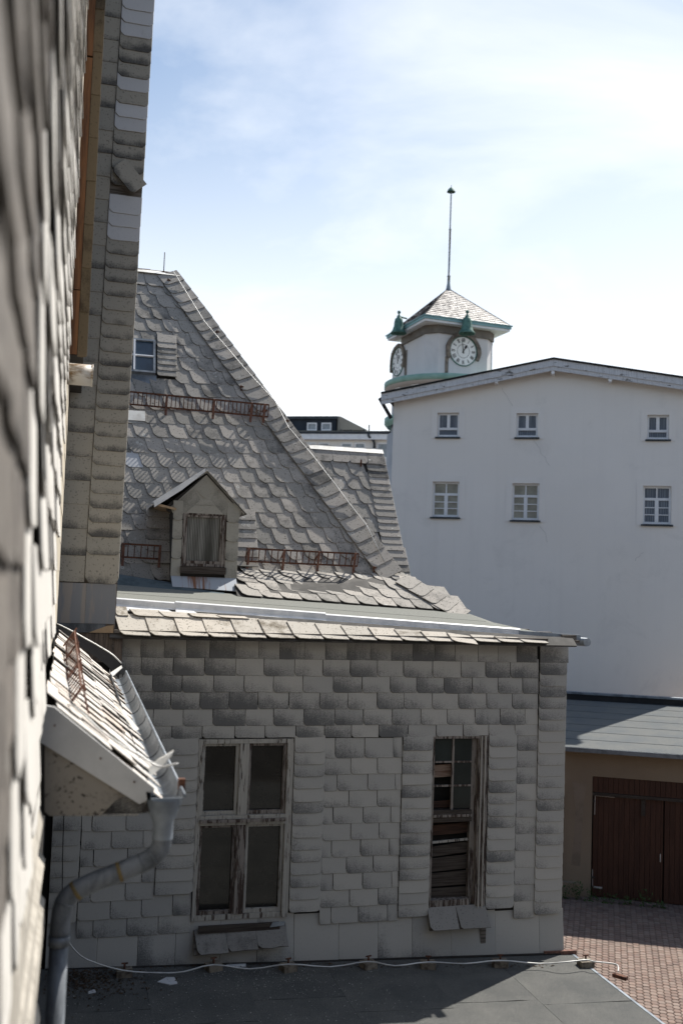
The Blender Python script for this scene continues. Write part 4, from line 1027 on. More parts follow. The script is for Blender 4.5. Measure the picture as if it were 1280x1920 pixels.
# far end flashing of the bay roof
fl_ = smooth([bp(x, y, 10.6) for x, y in ((104, 1168), (135, 1183), (160, 1197), (190, 1214), (212, 1228), (228, 1244))], 3)
m = MB()
for i in range(len(fl_)-1):
    a, b = fl_[i], fl_[i+1]; w0 = .05+.12*i/len(fl_); w1 = .05+.12*(i+1)/len(fl_)
    m.poly([a, b, b+Vector((-.02, -.03, -w1)), a+Vector((-.02, -.03, -w0))])
m.build('verge_flashing', M['black'], bay)
m = MB(); m.tube(fl_, .007, 6); m.build('flashing_rim', M['wire'], bay)

# ------------------------------------------------------------------ lower roof in front
lr = thing('lower_roof', 'low flat roof of dark bitumen felt in the foreground, half in shadow', 'roof', (3, 9, GZ))
ZL = -4.43; SLP = .036
def zl(u): return ZL-SLP*u
m = MB(); m.slab([(-.1, 1.5, GZ), (6.25, 1.5, GZ), (6.25, 1.5, zl(6.25)-.06), (-.1, 1.5, zl(-.1)-.06)], (0, 10.2, 0)); m.build('wall', M['tan_wall'], lr)
m = MB(); m.slab([(-.12, 1.4, zl(-.12)-.06), (6.36, 1.4, zl(6.36)-.06), (6.36, 1.4, zl(6.36)), (-.12, 1.4, zl(-.12))], (0, 10.39, 0)); deck = m.build('deck', M['bitumen'], lr)
# felt sheets with crooked laps
seams = [.9, 2.0, 3.1, 4.2, 5.3]
us = [-.12, 1.05, 2.1, 3.15, 4.25, 5.30, 6.352]
for i in range(6):
    a, b = us[i]-(0 if i == 0 else .045), us[i+1]
    v = 11.72
    for vv in (random.uniform(10.2, 10.8), random.uniform(8, 9), 5.5, 1.5):
        n = 8; t = .005+.0022*(i % 2)
        top = [(a+(b-a)*q/n, v+rj(.008), zl(a+(b-a)*q/n)+.002+t) for q in range(n+1)]; bot = [(b-(b-a)*q/n, vv+rj(.008), zl(b-(b-a)*q/n)+.001+t) for q in range(n+1)]
        mm = MB(); mm.slab([Vector(p) for p in top+bot], (0, 0, .0045)); mm.build('felt_sheet', M['bitumen'], deck); v = vv-.012
m = MB(); m.slab([(6.35, 1.4, zl(6.35)+.018), (6.385, 1.4, zl(6.35)+.018), (6.385, 11.78, zl(6.35)+.018), (6.35, 11.78, zl(6.35)+.018)], (0, 0, -.09)); m.build('edge_trim', M['zinc'], lr)
m = MB(); m.bar((5.98, 11.73, zl(6)+.03), (6.42, 11.73, zl(6.4)+.035), .05, .05); m.build('rusty_flashing', M['rust_light'], lr)
def onroof(x, y, dz=0): return FB.plane(x, y, Vector((0, 0, ZL+.01+dz)), Vector((SLP, 0, 1)))
blk = None
for i, (x, y) in enumerate(((233, 1830), (400, 1819), (540, 1820), (690, 1815), (802, 1815), (937, 1812), (1097, 1812))):
    p = onroof(x, y); 
    t_ = bpy.data.objects.new('wire_block', None)
    labs = ['leftmost concrete wire block, on the felt near the downpipe', 'concrete wire block below the left half of the tall window', 'concrete wire block below the right edge of the tall window', 'concrete wire block in the middle of the facade foot', 'concrete wire block below the narrow boarded window', 'concrete wire block just right of the narrow window, at the shadow edge', 'rightmost concrete wire block, in full sun at the roof corner']
    t_ = thing('wire_block', labs[i], 'block', p, group='concrete blocks carrying the lightning wire')
    if blk is None:
        m = MB(); m.slab([(p.x-.085, p.y-.07, p.z), (p.x+.085, p.y-.07, p.z), (p.x+.085, p.y+.07, p.z), (p.x-.085, p.y+.07, p.z)], (0, 0, .075)); b1 = m.build('block_body', M['block'], t_, origin=p)
        m = MB(); m.tube([p+Vector((0, 0, .07)), p+Vector((0, 0, .14))], .012, 6); m.bar(p+Vector((-.035, 0, .135)), p+Vector((.035, 0, .135)), .02, .012); b2_ = m.build('wire_clip', M['rust'], t_, origin=p); blk = (b1, b2_)
    else:
        Mr = FB.M @ Matrix.Translation(p) @ Matrix.Rotation(rj(.3), 4, 'Z'); inst('block_body', blk[0].data, Mr, t_); inst('wire_clip', blk[1].data, Mr, t_)
wp = []
for x, y, dz in ((118, 1745, 1.0), (135, 1775, .65), (165, 1800, .25)):
    wp.append(FB.onv(x, y, 11.2))
for x, y in ((233, 1820), (300, 1824), (345, 1822), (400, 1809), (470, 1817), (540, 1808), (620, 1813), (690, 1803), (740, 1811), (802, 1804), (870, 1807), (937, 1801), (1010, 1807), (1060, 1804), (1097, 1800), (1112, 1803), (1140, 1806), (1157, 1810), (1158, 1822)):
    wp.append(onroof(x, y, .12 if x not in (300, 345, 470, 620, 1010) else .07))
m = MB(); m.tube(smooth(wp, 3), .0085, 6); tag(m.build('lightning_wire', M['wire'], None), 'pale lightning conductor wire looping over the blocks on the lower felt roof', 'wire')
p = onroof(1160, 1830, .02); m = MB(); m.bar(p+Vector((-.05, .05, 0)), p+Vector((.05, -.09, 0)), .06, .04); m.build('wire_clamp', M['rust'], lr)
p = FB.onv(121, 1740, 11.3); m = MB(); m.bar(p, p+Vector((0, 0, .05)), .04, .03, (0, 1, 0)); m.build('wall_clamp', M['rust'], lr)
pw = [FB.onv(x, y, 11.68) for x, y in ((120, 1530), (118, 1600), (117, 1680), (118, 1742))]
m = MB(); m.tube(pw, .006, 6); m.build('down_wire', M['dark_wire'], awall)
p = [onroof(x, y) for x, y in ((295, 1843), (312, 1834), (327, 1834), (333, 1845), (318, 1848))]
m = MB(); m.slab(p, (0, 0, .012)); tag(m.build('slate_fragment', M['blank'], None), 'broken pale slate fragment lying on the dark felt roof', 'slate')
p = [onroof(x, y) for x, y in ((163, 1861), (178, 1856), (180, 1861), (166, 1864))]
m = MB(); m.slab(p, (0, 0, .008)); tag(m.build('slate_fragment', M['blank'], None), 'small pale slate splinter among the moss at far left', 'slate')
p = [onroof(x, y) for x, y in ((424, 1810), (461, 1808), (461, 1813), (426, 1814))]
m = MB(); m.slab(p, (0, 0, .012)); tag(m.build('board_scrap', M['trim_white'], None), 'narrow white strip of board lying at the foot of the facade', 'board')
m = MB()
for i in range(900):
    if i < 420: x, y = random.gauss(470, 90), 1815+abs(random.gauss(0, 26))
    else: x, y = random.uniform(100, 800), random.uniform(1812, 1918)
    q = onroof(x, y, .004); r_ = random.uniform(.002, .0085); a = random.uniform(0, 6.3)
    if q.v if False else q.y > 11.66 or q.x < 0: continue
    m.poly([q+Vector((r_*math.cos(a+b)*random.uniform(.5, 1.4), r_*math.sin(a+b), .001*k)) for k, b in enumerate((0, 2.1, 4.2))])
tag(m.build('paint_chips', M['chip'], None), kind='stuff')
m = MB()
for i in range(1500):
    x, y = random.gauss(165, 55), 1835+random.gauss(0, 17)
    if i % 3 == 0: x, y = random.uniform(110, 1040), random.uniform(1806, 1815)
    q = onroof(x, y, .003); r_ = random.uniform(.004, .018); a = random.uniform(0, 6.3)
    if q.y > 11.70 or q.x < -.05: continue
    m.poly([q+Vector((r_*math.cos(a+b), r_*math.sin(a+b), random.uniform(0, .014))) for b in (0, 1.6, 3.1, 4.7)])
tag(m.build('moss', M['moss'], None), kind='stuff')

# ------------------------------------------------------------------ white house behind
wh = thing('white_house', 'large pale rendered house with a shallow gable and six small windows', 'house', (0, 35, GZ), FW)
V3 = 28.8; KS = V3/32
WINS = []
for (x, y), (x2, y2), kd in (((820, 774), (859, 822), 0), ((968, 775), (1007, 823), 0), ((1213, 778), (1253, 827), 0), ((811, 903), (859, 973), 1), ((960, 906), (1009, 979), 1), ((1205, 911), (1257, 987), 1)):
    a = FW.onv(x, y, V3); b = FW.onv(x2, y2, V3); WINS.append((a.x, b.x, b.z, a.z, kd))
UA, ZA = FW.onv(1037, 690, V3).x, FW.onv(1037, 690, V3).z
UL3, UR3 = -5.52*KS, 3.62
def zg(u): return ZA-.02-(.195*(UA-u) if u < UA else .165*(u-UA))
m = MB(); xs = sorted(set([UL3, UR3, UA]+[w_[0] for w_ in WINS]+[w_[1] for w_ in WINS]))
xc = sorted(xs)
def colwin(a, b): return sorted([(w_[2], w_[3]) for w_ in WINS if w_[0] <= a+1e-6 and w_[1] >= b-1e-6])
for a, b in zip(xc[:-1], xc[1:]):
    if b-a < 1e-5: continue
    z = GZ
    for c, d in colwin(a, b):
        m.slab([(a, V3, z), (b, V3, z), (b, V3, c), (a, V3, c)], (0, .18, 0)); z = d
    m.slab([(a, V3, z), (b, V3, z), (b, V3, zg(b)), (a, V3, zg(a))], (0, .18, 0))
m.box((UL3, V3+.18, GZ), (UL3+.2, V3+14, zg(UL3)-.05)); m.box((UR3-.2, V3+.18, GZ), (UR3, V3+14, zg(UR3)-.05))
m.build('wall', M['white_wall'], wh, FW)
for (a, b, c, d, kd) in WINS:
    w_ = .055
    fr = MB(); vv = V3+.11
    fr.box((a, vv, c+.06), (a+w_, vv+.05, d)); fr.box((b-w_, vv, c+.06), (b, vv+.05, d)); fr.box((a+w_, vv, d-w_), (b-w_, vv+.05, d)); fr.box((a+w_, vv, c+.06), (b-w_, vv+.05, c+.12))
    wi = fr.build('window', M['frame_white'], wh, FW)
    mid = (a+b)/2
    if kd == 0:
        zb2 = c+.06+.20
        MB().box((a+w_, vv-.01, zb2), (b-w_, vv+.05, zb2+.07)).build('rail', M['frame_white'], wi, FW)
        MB().box((mid-.045, vv-.006, zb2+.071), (mid+.045, vv+.05, d-w_)).build('mullion', M['frame_white'], wi, FW)
        for (x0, x1, y0, y1) in ((a+w_, mid-.045, zb2+.07, d-w_), (mid+.045, b-w_, zb2+.07, d-w_), (a+w_, b-w_, c+.12, zb2)):
            MB().box((x0, vv+.03, y0), (x1, vv+.035, y1)).build('pane', M['curtain_w'], wi, FW)
    else:
        zt_ = d-w_-.27
        MB().box((a+w_, vv-.01, zt_-.07), (b-w_, vv+.05, zt_)).build('rail', M['frame_white'], wi, FW)
        MB().box((mid-.05, vv-.006, c+.12), (mid+.05, vv+.05, zt_-.071)).build('mullion', M['frame_white'], wi, FW)
        MB().box((mid-.018, vv+.0, zt_+.001), (mid+.018, vv+.05, d-w_)).build('glazing_bar', M['frame_white'], wi, FW)
        hh_ = (zt_-.07-c-.12)/3
        mtp = M['pane_w'] if a < 1 else M['curtain_w']
        for (x0, x1) in ((a+w_, mid-.05), (mid+.05, b-w_)):
            for q in (1, 2): MB().box((x0, vv+.004, c+.12+hh_*q-.012), (x1, vv+.045, c+.12+hh_*q+.012)).build('glazing_bar', M['frame_white'], wi, FW)
            for q in range(3): MB().box((x0, vv+.03, c+.12+hh_*q+.012*(q > 0)), (x1, vv+.035, c+.12+hh_*(q+1)-.012*(q < 2))).build('pane', mtp, wi, FW)
        for (x0, x1) in ((a+w_, mid-.018), (mid+.018, b-w_)): MB().box((x0, vv+.03, zt_), (x1, vv+.035, d-w_)).build('pane', mtp, wi, FW)
    MB().box((a-.05, V3-.07, c-.005), (b+.05, V3+.07, c+.04)).build('sill', M['sill_dark'], wi, FW)
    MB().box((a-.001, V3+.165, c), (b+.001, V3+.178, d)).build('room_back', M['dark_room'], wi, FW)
    # raised surround line
    g_ = MB(); ow_ = .17
    for q in (((a-ow_, V3-.012, c), (a-.003, V3-.002, d+ow_)), ((b+.003, V3-.012, c), (b+ow_, V3-.002, d+ow_)), ((a-.003, V3-.012, d+.003), (b+.003, V3-.002, d+ow_))): g_.box(*q)
    g_.build('surround', M['white_wall'], wi, FW)
# roof planes, fascias, brackets
OV = .38
for sg_, ue in ((-1, UL3-.32), (1, UR3+.25)):
    za = ZA+.17; ze = zg(ue)+.19
    m = MB(); m.slab([(UA, V3-OV-.04, za), (ue, V3-OV-.04, ze), (ue, V3+14.2, ze), (UA, V3+14.2, za)], (0, 0, .05)); m.build('roof', M['black'], wh, FW)
    m = MB(); m.slab([(UA+.002*sg_, V3-OV, za-.002), (ue, V3-OV, ze-.002), (ue, V3-OV, ze-.19), (UA+.002*sg_, V3-OV, za-.19)], (0, .05, 0)); m.build('fascia_board', M['fascia'], wh, FW)
    m = MB(); m.slab([(UA+.002*sg_, V3-OV+.03, za-.18), (ue, V3-OV+.03, ze-.18), (ue, V3-OV+.03, ze-.31), (UA+.002*sg_, V3-OV+.03, za-.31)], (0, .05, 0)); m.build('fascia_board', M['fascia'], wh, FW)
    m = MB(); m.slab([(UA, V3-OV+.08, za-.16), (ue, V3-OV+.08, ze-.16), (ue, V3, ze-.16), (UA, V3, za-.16)], (0, 0, .02)); m.build('soffit', M['surround'], wh, FW)
for x, y in ((755, 745), (930, 715), (1036, 698), (1143, 712)):
    p = FW.onv(x, y, V3-.2); m = MB(); m.box((p.x-.045, V3-.33, p.z-.07), (p.x+.045, V3, zg(p.x)+.0)); m.build('purlin_end', M['frame_white'], wh, FW)
m = MB(); m.bar((UL3-.38, V3-.3, zg(UL3)+.02), (UL3-.05, V3-.1, zg(UL3)-.55), .10, .08, (0, 1, 0)); m.build('eave_bracket', M['black'], wh, FW)
# hairline cracks in the render
for pl in (((1000, 825), (1007, 836), (1012, 841), (1014, 850), (1021, 858), (1023, 866), (1030, 874)), ((1190, 1052), (1192, 1047), (1198, 1043), (1201, 1038), (1206, 1036)), ((940, 727), (943, 734), (951, 742), (953, 750), (960, 761)), ((1010, 985), (1022, 1000), (1026, 1018))):
    m = MB(); q = [FW.onv(x+rj(1), y+rj(1), V3-.001) for x, y in pl]; m.tube(q, .0035, 4); m.build('render_crack', M['surround_dark'], wh, FW)

# ------------------------------------------------------------------ garage
gr = thing('garage', 'low tan rendered garage with red brown double doors below the white house', 'garage', (2, 24, GZ), FW)
VG = 22.0; ZE = -3.37; VGB = 27.3; ZGB = FW.onv(1060, 1312, VGB).z
gd0, gd1 = .70, 4.9; gt, gb = -3.97, GZ
m = MB(); m.box((-4.5, VG, GZ), (gd0, VG+.25, ZE-.03)); m.box((gd0, VG, gt), (gd1, VG+.25, ZE-.03)); m.box((gd1, VG, GZ), (11.5, VG+.25, ZE-.03)); m.box((-4.5, VG+.25, GZ), (-4.3, VGB, ZE-.03)); m.build('wall', M['tan_wall'], gr, FW)
GRS = Surf(FW, (0, VG-.28, ZE), (1, 0, 0), (0, VGB-VG+.28, ZGB-ZE)); LG = math.hypot(VGB-VG+.28, ZGB-ZE)
m = MB(); m.slab([GRS.P(-4.7, 0, 0), GRS.P(11.7, 0, 0), GRS.P(11.7, LG, 0), GRS.P(-4.7, LG, 0)], GRS.ez*-.08); groof = m.build('roof', M['garage_felt'], gr, FW)
nst = 7
for i in range(nst):
    a, b = LG*i/nst, LG*(i+1)/nst+.05; cutx = [-4.7]+sorted(random.uniform(-3, 11) for _ in range(2))+[11.7]
    for x0, x1 in zip(cutx[:-1], cutx[1:]):
        o = .15
        m = MB(); m.slab([GRS.P(x0, a, .009), GRS.P(x1, a, .009), GRS.P(x1-o, b, .002), GRS.P(x0-o, b, .002)], GRS.ez*.014); m.build('felt_strip', M['garage_felt'], groof, FW)
m = MB(); m.slab([GRS.P(-4.7, -.03, .02), GRS.P(11.7, -.03, .02), GRS.P(11.7, -.03, -.07), GRS.P(-4.7, -.03, -.07)], (0, .02, 0)); m.build('eave_trim', M['zinc'], gr, FW)
m = MB(); m.slab([(-4.7, VGB-.04, ZGB-.1), (11.7, VGB-.04, ZGB-.1), (11.7, VGB-.04, ZGB+.20), (-4.7, VGB-.04, ZGB+.20)], (0, .1, 0)); m.build('parapet', M['black'], gr, FW)
m = MB(); m.slab([(-4.7, VGB-.07, ZGB+.17), (11.7, VGB-.07, ZGB+.17), (11.7, VGB-.07, ZGB+.22), (-4.7, VGB-.07, ZGB+.22)], (0, .2, 0)); m.build('parapet_cap', M['zinc'], gr, FW)
m = MB(); m.box((-4.6, VGB+.06, GZ), (11.6, VGB+.2, ZGB+.14)); m.build('rear_wall', M['tan_wall'], gr, FW)
m = MB(); m.box((gd0, VG+.16, GZ), (gd1, VG+.2, gt)); dback = m.build('door_opening', M['dark_room'], gr, FW)
bw = .105
x = gd0+.01
while x < gd1-.02: MB().box((x, VG+.02, gt-.33), (x+bw-.007, VG+.05, gt-.005)).build('board', M['garage_wood'], dback, FW); x += bw
MB().box((gd0, VG+.0, gt-.40), (gd1, VG+.09, gt-.335)).build('door_beam', M['board_dark'], dback, FW)
leaf_e = FW.onv(1245, 1500, VG).x
for li, (a, b) in enumerate(((gd0+.03, leaf_e-.012), (leaf_e+.012, 2*leaf_e-gd0-.03))):
    m = MB(); m.box((a, VG+.09, GZ+.05), (b, VG+.12, gt-.41)); leaf = m.build('garage_door', M['garage_wood'], gr, FW)
    x = a
    while x < b-.02: 
        x1 = min(x+bw, b); MB().box((x, VG+.055, GZ+.05), (x1-.006, VG+.089, gt-.41)).build('board', M['garage_wood'], leaf, FW); x += bw
    if li == 0:
        for L_pts in (((1116, 1491), (1152, 1494)), ((1115, 1492), (1114, 1527)), ((1110, 1630), (1110, 1662)), ((1112, 1663), (1128, 1665))):
            p, q = FW.onv(*L_pts[0], VG+.05), FW.onv(*L_pts[1], VG+.05); MB().bar(p, q, .012, .035, (0, 1, 0) if abs(q.z-p.z) > abs(q.x-p.x) else (0, 0, 1)).build('white_strap', M['wire'], leaf, FW)
        p, q = FW.onv(1237, 1601, VG+.045), FW.onv(1237, 1616, VG+.045); MB().bar(p, q, .02, .04, (0, 1, 0)).build('handle', M['wire'], leaf, FW)
        p, q = FW.onv(1205, 1500, VG+.045), FW.onv(1205, 1530, VG+.045); MB().bar(p, q, .08, .03, (0, 1, 0)).build('bolt_plate', M['board_dark'], leaf, FW)
        for yy in (1502, 1645):
            p = FW.onv(1110, yy, VG+.03); MB().bar(p-Vector((.06, 0, 0)), p+Vector((.05, 0, 0)), .03, .03).build('hinge', M['dark_wire'], leaf, FW)
a, b = FW.onv(1045, 1500, VG).x, FW.onv(1057, 1500, VG).x
MB().box((a-.5, VG-.03, GZ), (b, VG-.004, -4.37)).build('side_door', M['garage_wood'], gr, FW)
# patches of bare plaster
M['patch'] = plain('grey_plaster_patch', (.27, .215, .165), (.22, .175, .13), 3)
q = [FW.onv(x, y, VG-.003) for x, y in ((1072, 1466), (1099, 1471), (1094, 1500), (1090, 1560), (1087, 1625), (1070, 1622), (1076, 1560), (1078, 1515))]
MB().slab(q, (0, .002, 0)).build('plaster_patch', M['patch'], gr, FW)
m = MB(); m.box((.02, VG-.12, GZ), (.42, VG-.003, GZ+.32)); m.build('plinth_stub', M['tan_wall'], gr, FW)
# weeds at the garage foot
wl = ['leafy weed by the tan plinth left of the garage door', 'leafy weed at the left hinge of the garage door', 'low weed under the left door leaf', 'small weed under the middle of the left door leaf', 'tall thin weed near the door handle', 'weed at the meeting of the two door leaves', 'broad weed at the annex corner side of the garage']
for i, (x, y, hgt) in enumerate(((1080, 1662, .42), (1104, 1672, .32), (1138, 1676, .22), (1172, 1678, .18), (1200, 1676, .36), (1232, 1684, .16), (1058, 1658, .30))):
    p = FW.onz(x, y, GZ); p.y = min(p.y, 21.75)
    m = MB()
    for q_ in range(46):
        a = random.uniform(0, 6.3); rr_ = random.uniform(0, .22); c = p+Vector((rr_*math.cos(a), rr_*math.sin(a)*.5, random.uniform(.02, hgt))); d = Vector((rj(1), rj(1), rj(.5))).normalized(); e = d.cross(Vector((rj(1), rj(1), 1))).normalized()
        s_ = random.uniform(.02, .05); m.poly([c-d*s_, c+e*s_*.4, c+d*s_, c-e*s_*.4])
    for q_ in range(5): m.bar(p, p+Vector((rj(.12), rj(.08), hgt*random.uniform(.6, 1))), .006, .006, (0, 1, 0))
    tag(m.build('weed', M['leaf'], None, FW), wl[i], 'weed', 'weeds along the garage foot')
# unseen house added behind the camera to cut the sky light on the yard
ch_ = thing('sky_blocker_house', 'unseen dark house added behind the camera to block sky light', 'house', (14, -9, GZ))
m = MB(); m.box((-3, -16, GZ), (30, -8, 4.5)); m.build('wall', M['blocker_wall'], ch_)
m = MB(); m.slab([(-3, -7.5, 4.5), (-3, -16.5, 4.5), (-3, -12, 8.5)], (33, 0, 0)); m.build('roof', M['roof_backing'], ch_)

# ------------------------------------------------------------------ clock tower
TA = math.atan2(195, 1867)            # direction of view towards the tower
TD = 57.0
FT = Frame(R(26)-TA)                   # v axis points away through the right hand dial
rT = FT.ray(833, 800); cT = rT*(TD/(rT.dot(Vector((FT.ray(640, 960).x, FT.ray(640, 960).y, 0)).normalized())))
CU, CV = cT.x, cT.y
tw = thing('clock_tower', 'white clock tower with two dials, green bells and a pyramid roof with a tall spike', 'tower', (CU, CV, GZ), FT)
HE = 2.63       # half eave
def tz_(x, y, v): return FT.onv(x, y, v).z
zE = FT.onv(795, 590, CV-HE).z
HB = 2.08
zAp = FT.onv(832, 541, CV).z
zR = FT.onv(800, 693, CV-3.3).z
T = lambda a, b, z: Vector((CU+a, CV+b, z))
ch = .55
def octo(h, c, z): return [T(-h+c, -h, z), T(h-c, -h, z), T(h, -h+c, z), T(h, h-c, z), T(h-c, h, z), T(-h+c, h, z), T(-h, h-c, z), T(-h, -h+c, z)]
m = MB(); m.slab(octo(HB, ch, zR-.2), (0, 0, zE-.25-zR+.2)); m.build('upper_wall', M['tower_wall'], tw, FT)
m = MB(); m.slab(octo(HB+.10, ch, zE-.75), (0, 0, .45)); m.build('cornice', M['soffit'], tw, FT)
m = MB(); m.slab([T(-HE, -HE, zE-.30), T(HE, -HE, zE-.30), T(HE, HE, zE-.30), T(-HE, HE, zE-.30)], (0, 0, .12)); m.build('eave_board', M['frame_white'], tw, FT)
m = MB(); h_ = HE+.06; m.slab([T(-h_, -h_, zE-.18), T(h_, -h_, zE-.18), T(h_, h_, zE-.18), T(-h_, h_, zE-.18)], (0, 0, .15)); h_ = HE+.12; m.slab([T(-h_, -h_, zE-.03), T(h_, -h_, zE-.03), T(h_, h_, zE-.03), T(-h_, h_, zE-.03)], (0, 0, .05)); m.build('eave_gutter', M['gutter_blue'], tw, FT)
m = MB(); co = [T(-HE, -HE, zE+.02), T(HE, -HE, zE+.02), T(HE, HE, zE+.02), T(-HE, HE, zE+.02)]
for i in range(4): m.poly([co[i], co[(i+1) % 4], T(0, 0, zAp)])
troof = m.build('roof', M['tower_slate'], tw, FT)
# slate courses on the tower roof: thin overlapping strips broken into slates would be under ten pixels, joined here
m = MB()
for f_ in range(2):
    A, B = (co[0], co[1]) if f_ == 0 else (co[3], co[0]); ap_ = T(0, 0, zAp)
    nn_ = (B-A).cross(ap_-A).normalized()
    rows_ = 16
    for r_ in range(rows_):
        t0, t1 = r_/rows_, (r_+1.15)/rows_
        if t1 > 1: continue
        a0_, b0_ = A.lerp(ap_, t0), B.lerp(ap_, t0); a1_, b1_ = A.lerp(ap_, t1), B.lerp(ap_, t1)
        L0 = (b0_-a0_).length; ns = max(1, int(L0/.22))
        for i in range(ns):
            p0, p1 = a0_.lerp(b0_, i/ns), a0_.lerp(b0_, (i+1)/ns); q0, q1 = a1_.lerp(b1_, i/ns), a1_.lerp(b1_, (i+1)/ns); e = rj(.008)
            m.poly([p0+nn_*(.045+e), p1+nn_*(.045+rj(.012)), q1+nn_*.012, q0+nn_*.012])
tag(m.build('roof_slates', M['tower_slate'], troof, FT), kind='stuff')
for q in co[:2]+[co[3]]:
    m = MB(); m.tube([q+Vector((0, 0, .03)), T(0, 0, zAp+.03)], .035, 5); m.build('hip_roll', M['soffit'], troof, FT)
# spike
m = MB(); zz1 = FT.onv(834, 518, CV).z; zz2 = FT.onv(837, 345, CV).z; zc = FT.onv(837, 356, CV).z; zs = FT.onv(835, 430, CV).z
m.lathe(T(0, 0, 0), [(.20, zAp-.15), (.13, zAp+.1), (.09, zAp+.35), (.08, zz1), (.10, zz1), (.10, zz1+.06), (.06, zz1+.1), (.055, zs), (.075, zs), (.075, zs+.05), (.045, zs+.1), (.04, zc-.15), (.02, zc), (.015, zz2)], 10)
spike = m.build('spike', M['pole'], tw, FT)
m = MB(); m.lathe(T(0, 0, 0), [(.26, zc-.08), (.20, zc+.05), (.03, zc+.22)], 10); m.build('spike_cap', M['copper'], spike, FT)
# clocks
def clock(S, r, name_lab):
    # S: surface with origin at dial centre
    n = 28
    m = MB(); m.slab([S.P(1.0*r*math.cos(2*math.pi*i/n), r*math.sin(2*math.pi*i/n), .04) for i in range(n)], S.ez*.03); dial = m.build('clock_dial', M['dial'], tw, FT)
    m = MB()
    def rg(r0, r1, c, t):
        for i in range(n):
            a, b = 2*math.pi*i/n, 2*math.pi*(i+1)/n
            m.slab([S.P(r0*math.cos(a), r0*math.sin(a), c), S.P(r1*math.cos(a), r1*math.sin(a), c), S.P(r1*math.cos(b), r1*math.sin(b), c), S.P(r0*math.cos(b), r0*math.sin(b), c)], S.ez*t)
    rg(r, r*1.07, .03, .06); m.build('dial_rim', M['copper'], dial, FT)
    m = MB(); rg(r*.46, r*.485, .071, .004); m.build('inner_ring', M['black'], dial, FT)
    def stroke(m, x0, y0, x1, y1, w_): 
        dx, dy = x1-x0, y1-y0; L = math.hypot(dx, dy); nx, ny = -dy/L*w_/2, dx/L*w_/2
        m.slab([S.P(x0+nx, y0+ny, .072), S.P(x0-nx, y0-ny, .072), S.P(x1-nx, y1-ny, .072), S.P(x1+nx, y1+ny, .072)], S.ez*.006)
    rom = ['XII', 'I', 'II', 'III', 'IIII', 'V', 'VI', 'VII', 'VIII', 'IX', 'X', 'XI']
    for k, txt in enumerate(rom):
        m = MB(); th = math.pi/2-k*math.pi/6; h = r*.27; wd = {'I': .055*r, 'V': .11*r, 'X': .12*r}
        tot = sum(wd[c] for c in txt); x = -tot/2; lw_ = .032*r
        ro, ri = r*.92, r*.92-h
        def tp(xl, yl):  # xl along tangent (clockwise), yl from inner to outer 0..1
            rr_ = ri+(ro-ri)*yl; tx, ty = math.sin(th), -math.cos(th); return rr_*math.cos(th)+tx*xl, rr_*math.sin(th)+ty*xl
        for c in txt:
            w_ = wd[c]; cx_ = x+w_/2
            if c == 'I': stroke(m, *tp(cx_, 0), *tp(cx_, 1), lw_)
            if c == 'V': stroke(m, *tp(cx_-w_*.4, 1), *tp(cx_, 0), lw_*1.1); stroke(m, *tp(cx_+w_*.4, 1), *tp(cx_, 0), lw_*.7)
            if c == 'X': stroke(m, *tp(cx_-w_*.4, 1), *tp(cx_+w_*.4, 0), lw_*1.1); stroke(m, *tp(cx_+w_*.4, 1), *tp(cx_-w_*.4, 0), lw_*.7)
            x += w_
        if k == 0: pass
        m.build('numeral', M['black'], dial, FT)
    m = MB(); th = R(90+10); d = (math.cos(th), math.sin(th)); nrm = (-d[1], d[0])
    m.slab([S.P(-d[0]*.16*r+nrm[0]*.035*r, -d[1]*.16*r+nrm[1]*.035*r, .09), S.P(-d[0]*.16*r-nrm[0]*.035*r, -d[1]*.16*r-nrm[1]*.035*r, .09), S.P(d[0]*.82*r-nrm[0]*.012*r, d[1]*.82*r-nrm[1]*.012*r, .09), S.P(d[0]*.82*r+nrm[0]*.012*r, d[1]*.82*r+nrm[1]*.012*r, .09)], S.ez*.01); m.build('minute_hand', M['black'], dial, FT)
    m = MB(); th = R(90-31); d = (math.cos(th), math.sin(th)); nrm = (-d[1], d[0])
    sp_ = [(-.14, .04), (-.14, -.04), (.25, -.03), (.30, -.09), (.42, -.075), (.55, 0), (.42, .075), (.30, .09), (.25, .03)]
    m.slab([S.P((d[0]*a+nrm[0]*b)*r, (d[1]*a+nrm[1]*b)*r, .08) for a, b in sp_], S.ez*.008); m.build('hour_hand', M['black'], dial, FT)
    return dial
c1 = FT.onv(867, 659, CV-HB); zc_ = c1.z; rD = .80
SR = Surf(FT, (c1.x, CV-HB, zc_), (1, 0, 0), (0, 0, 1)); off = c1.x-CU
SLf = Surf(FT, (CU-HB, CV+off*0+.05, zc_), (0, -1, 0), (0, 0, 1))
c2_ = FT.onu(748, 662, CU-HB); SLf.O = Vector((CU-HB, c2_.y, zc_))
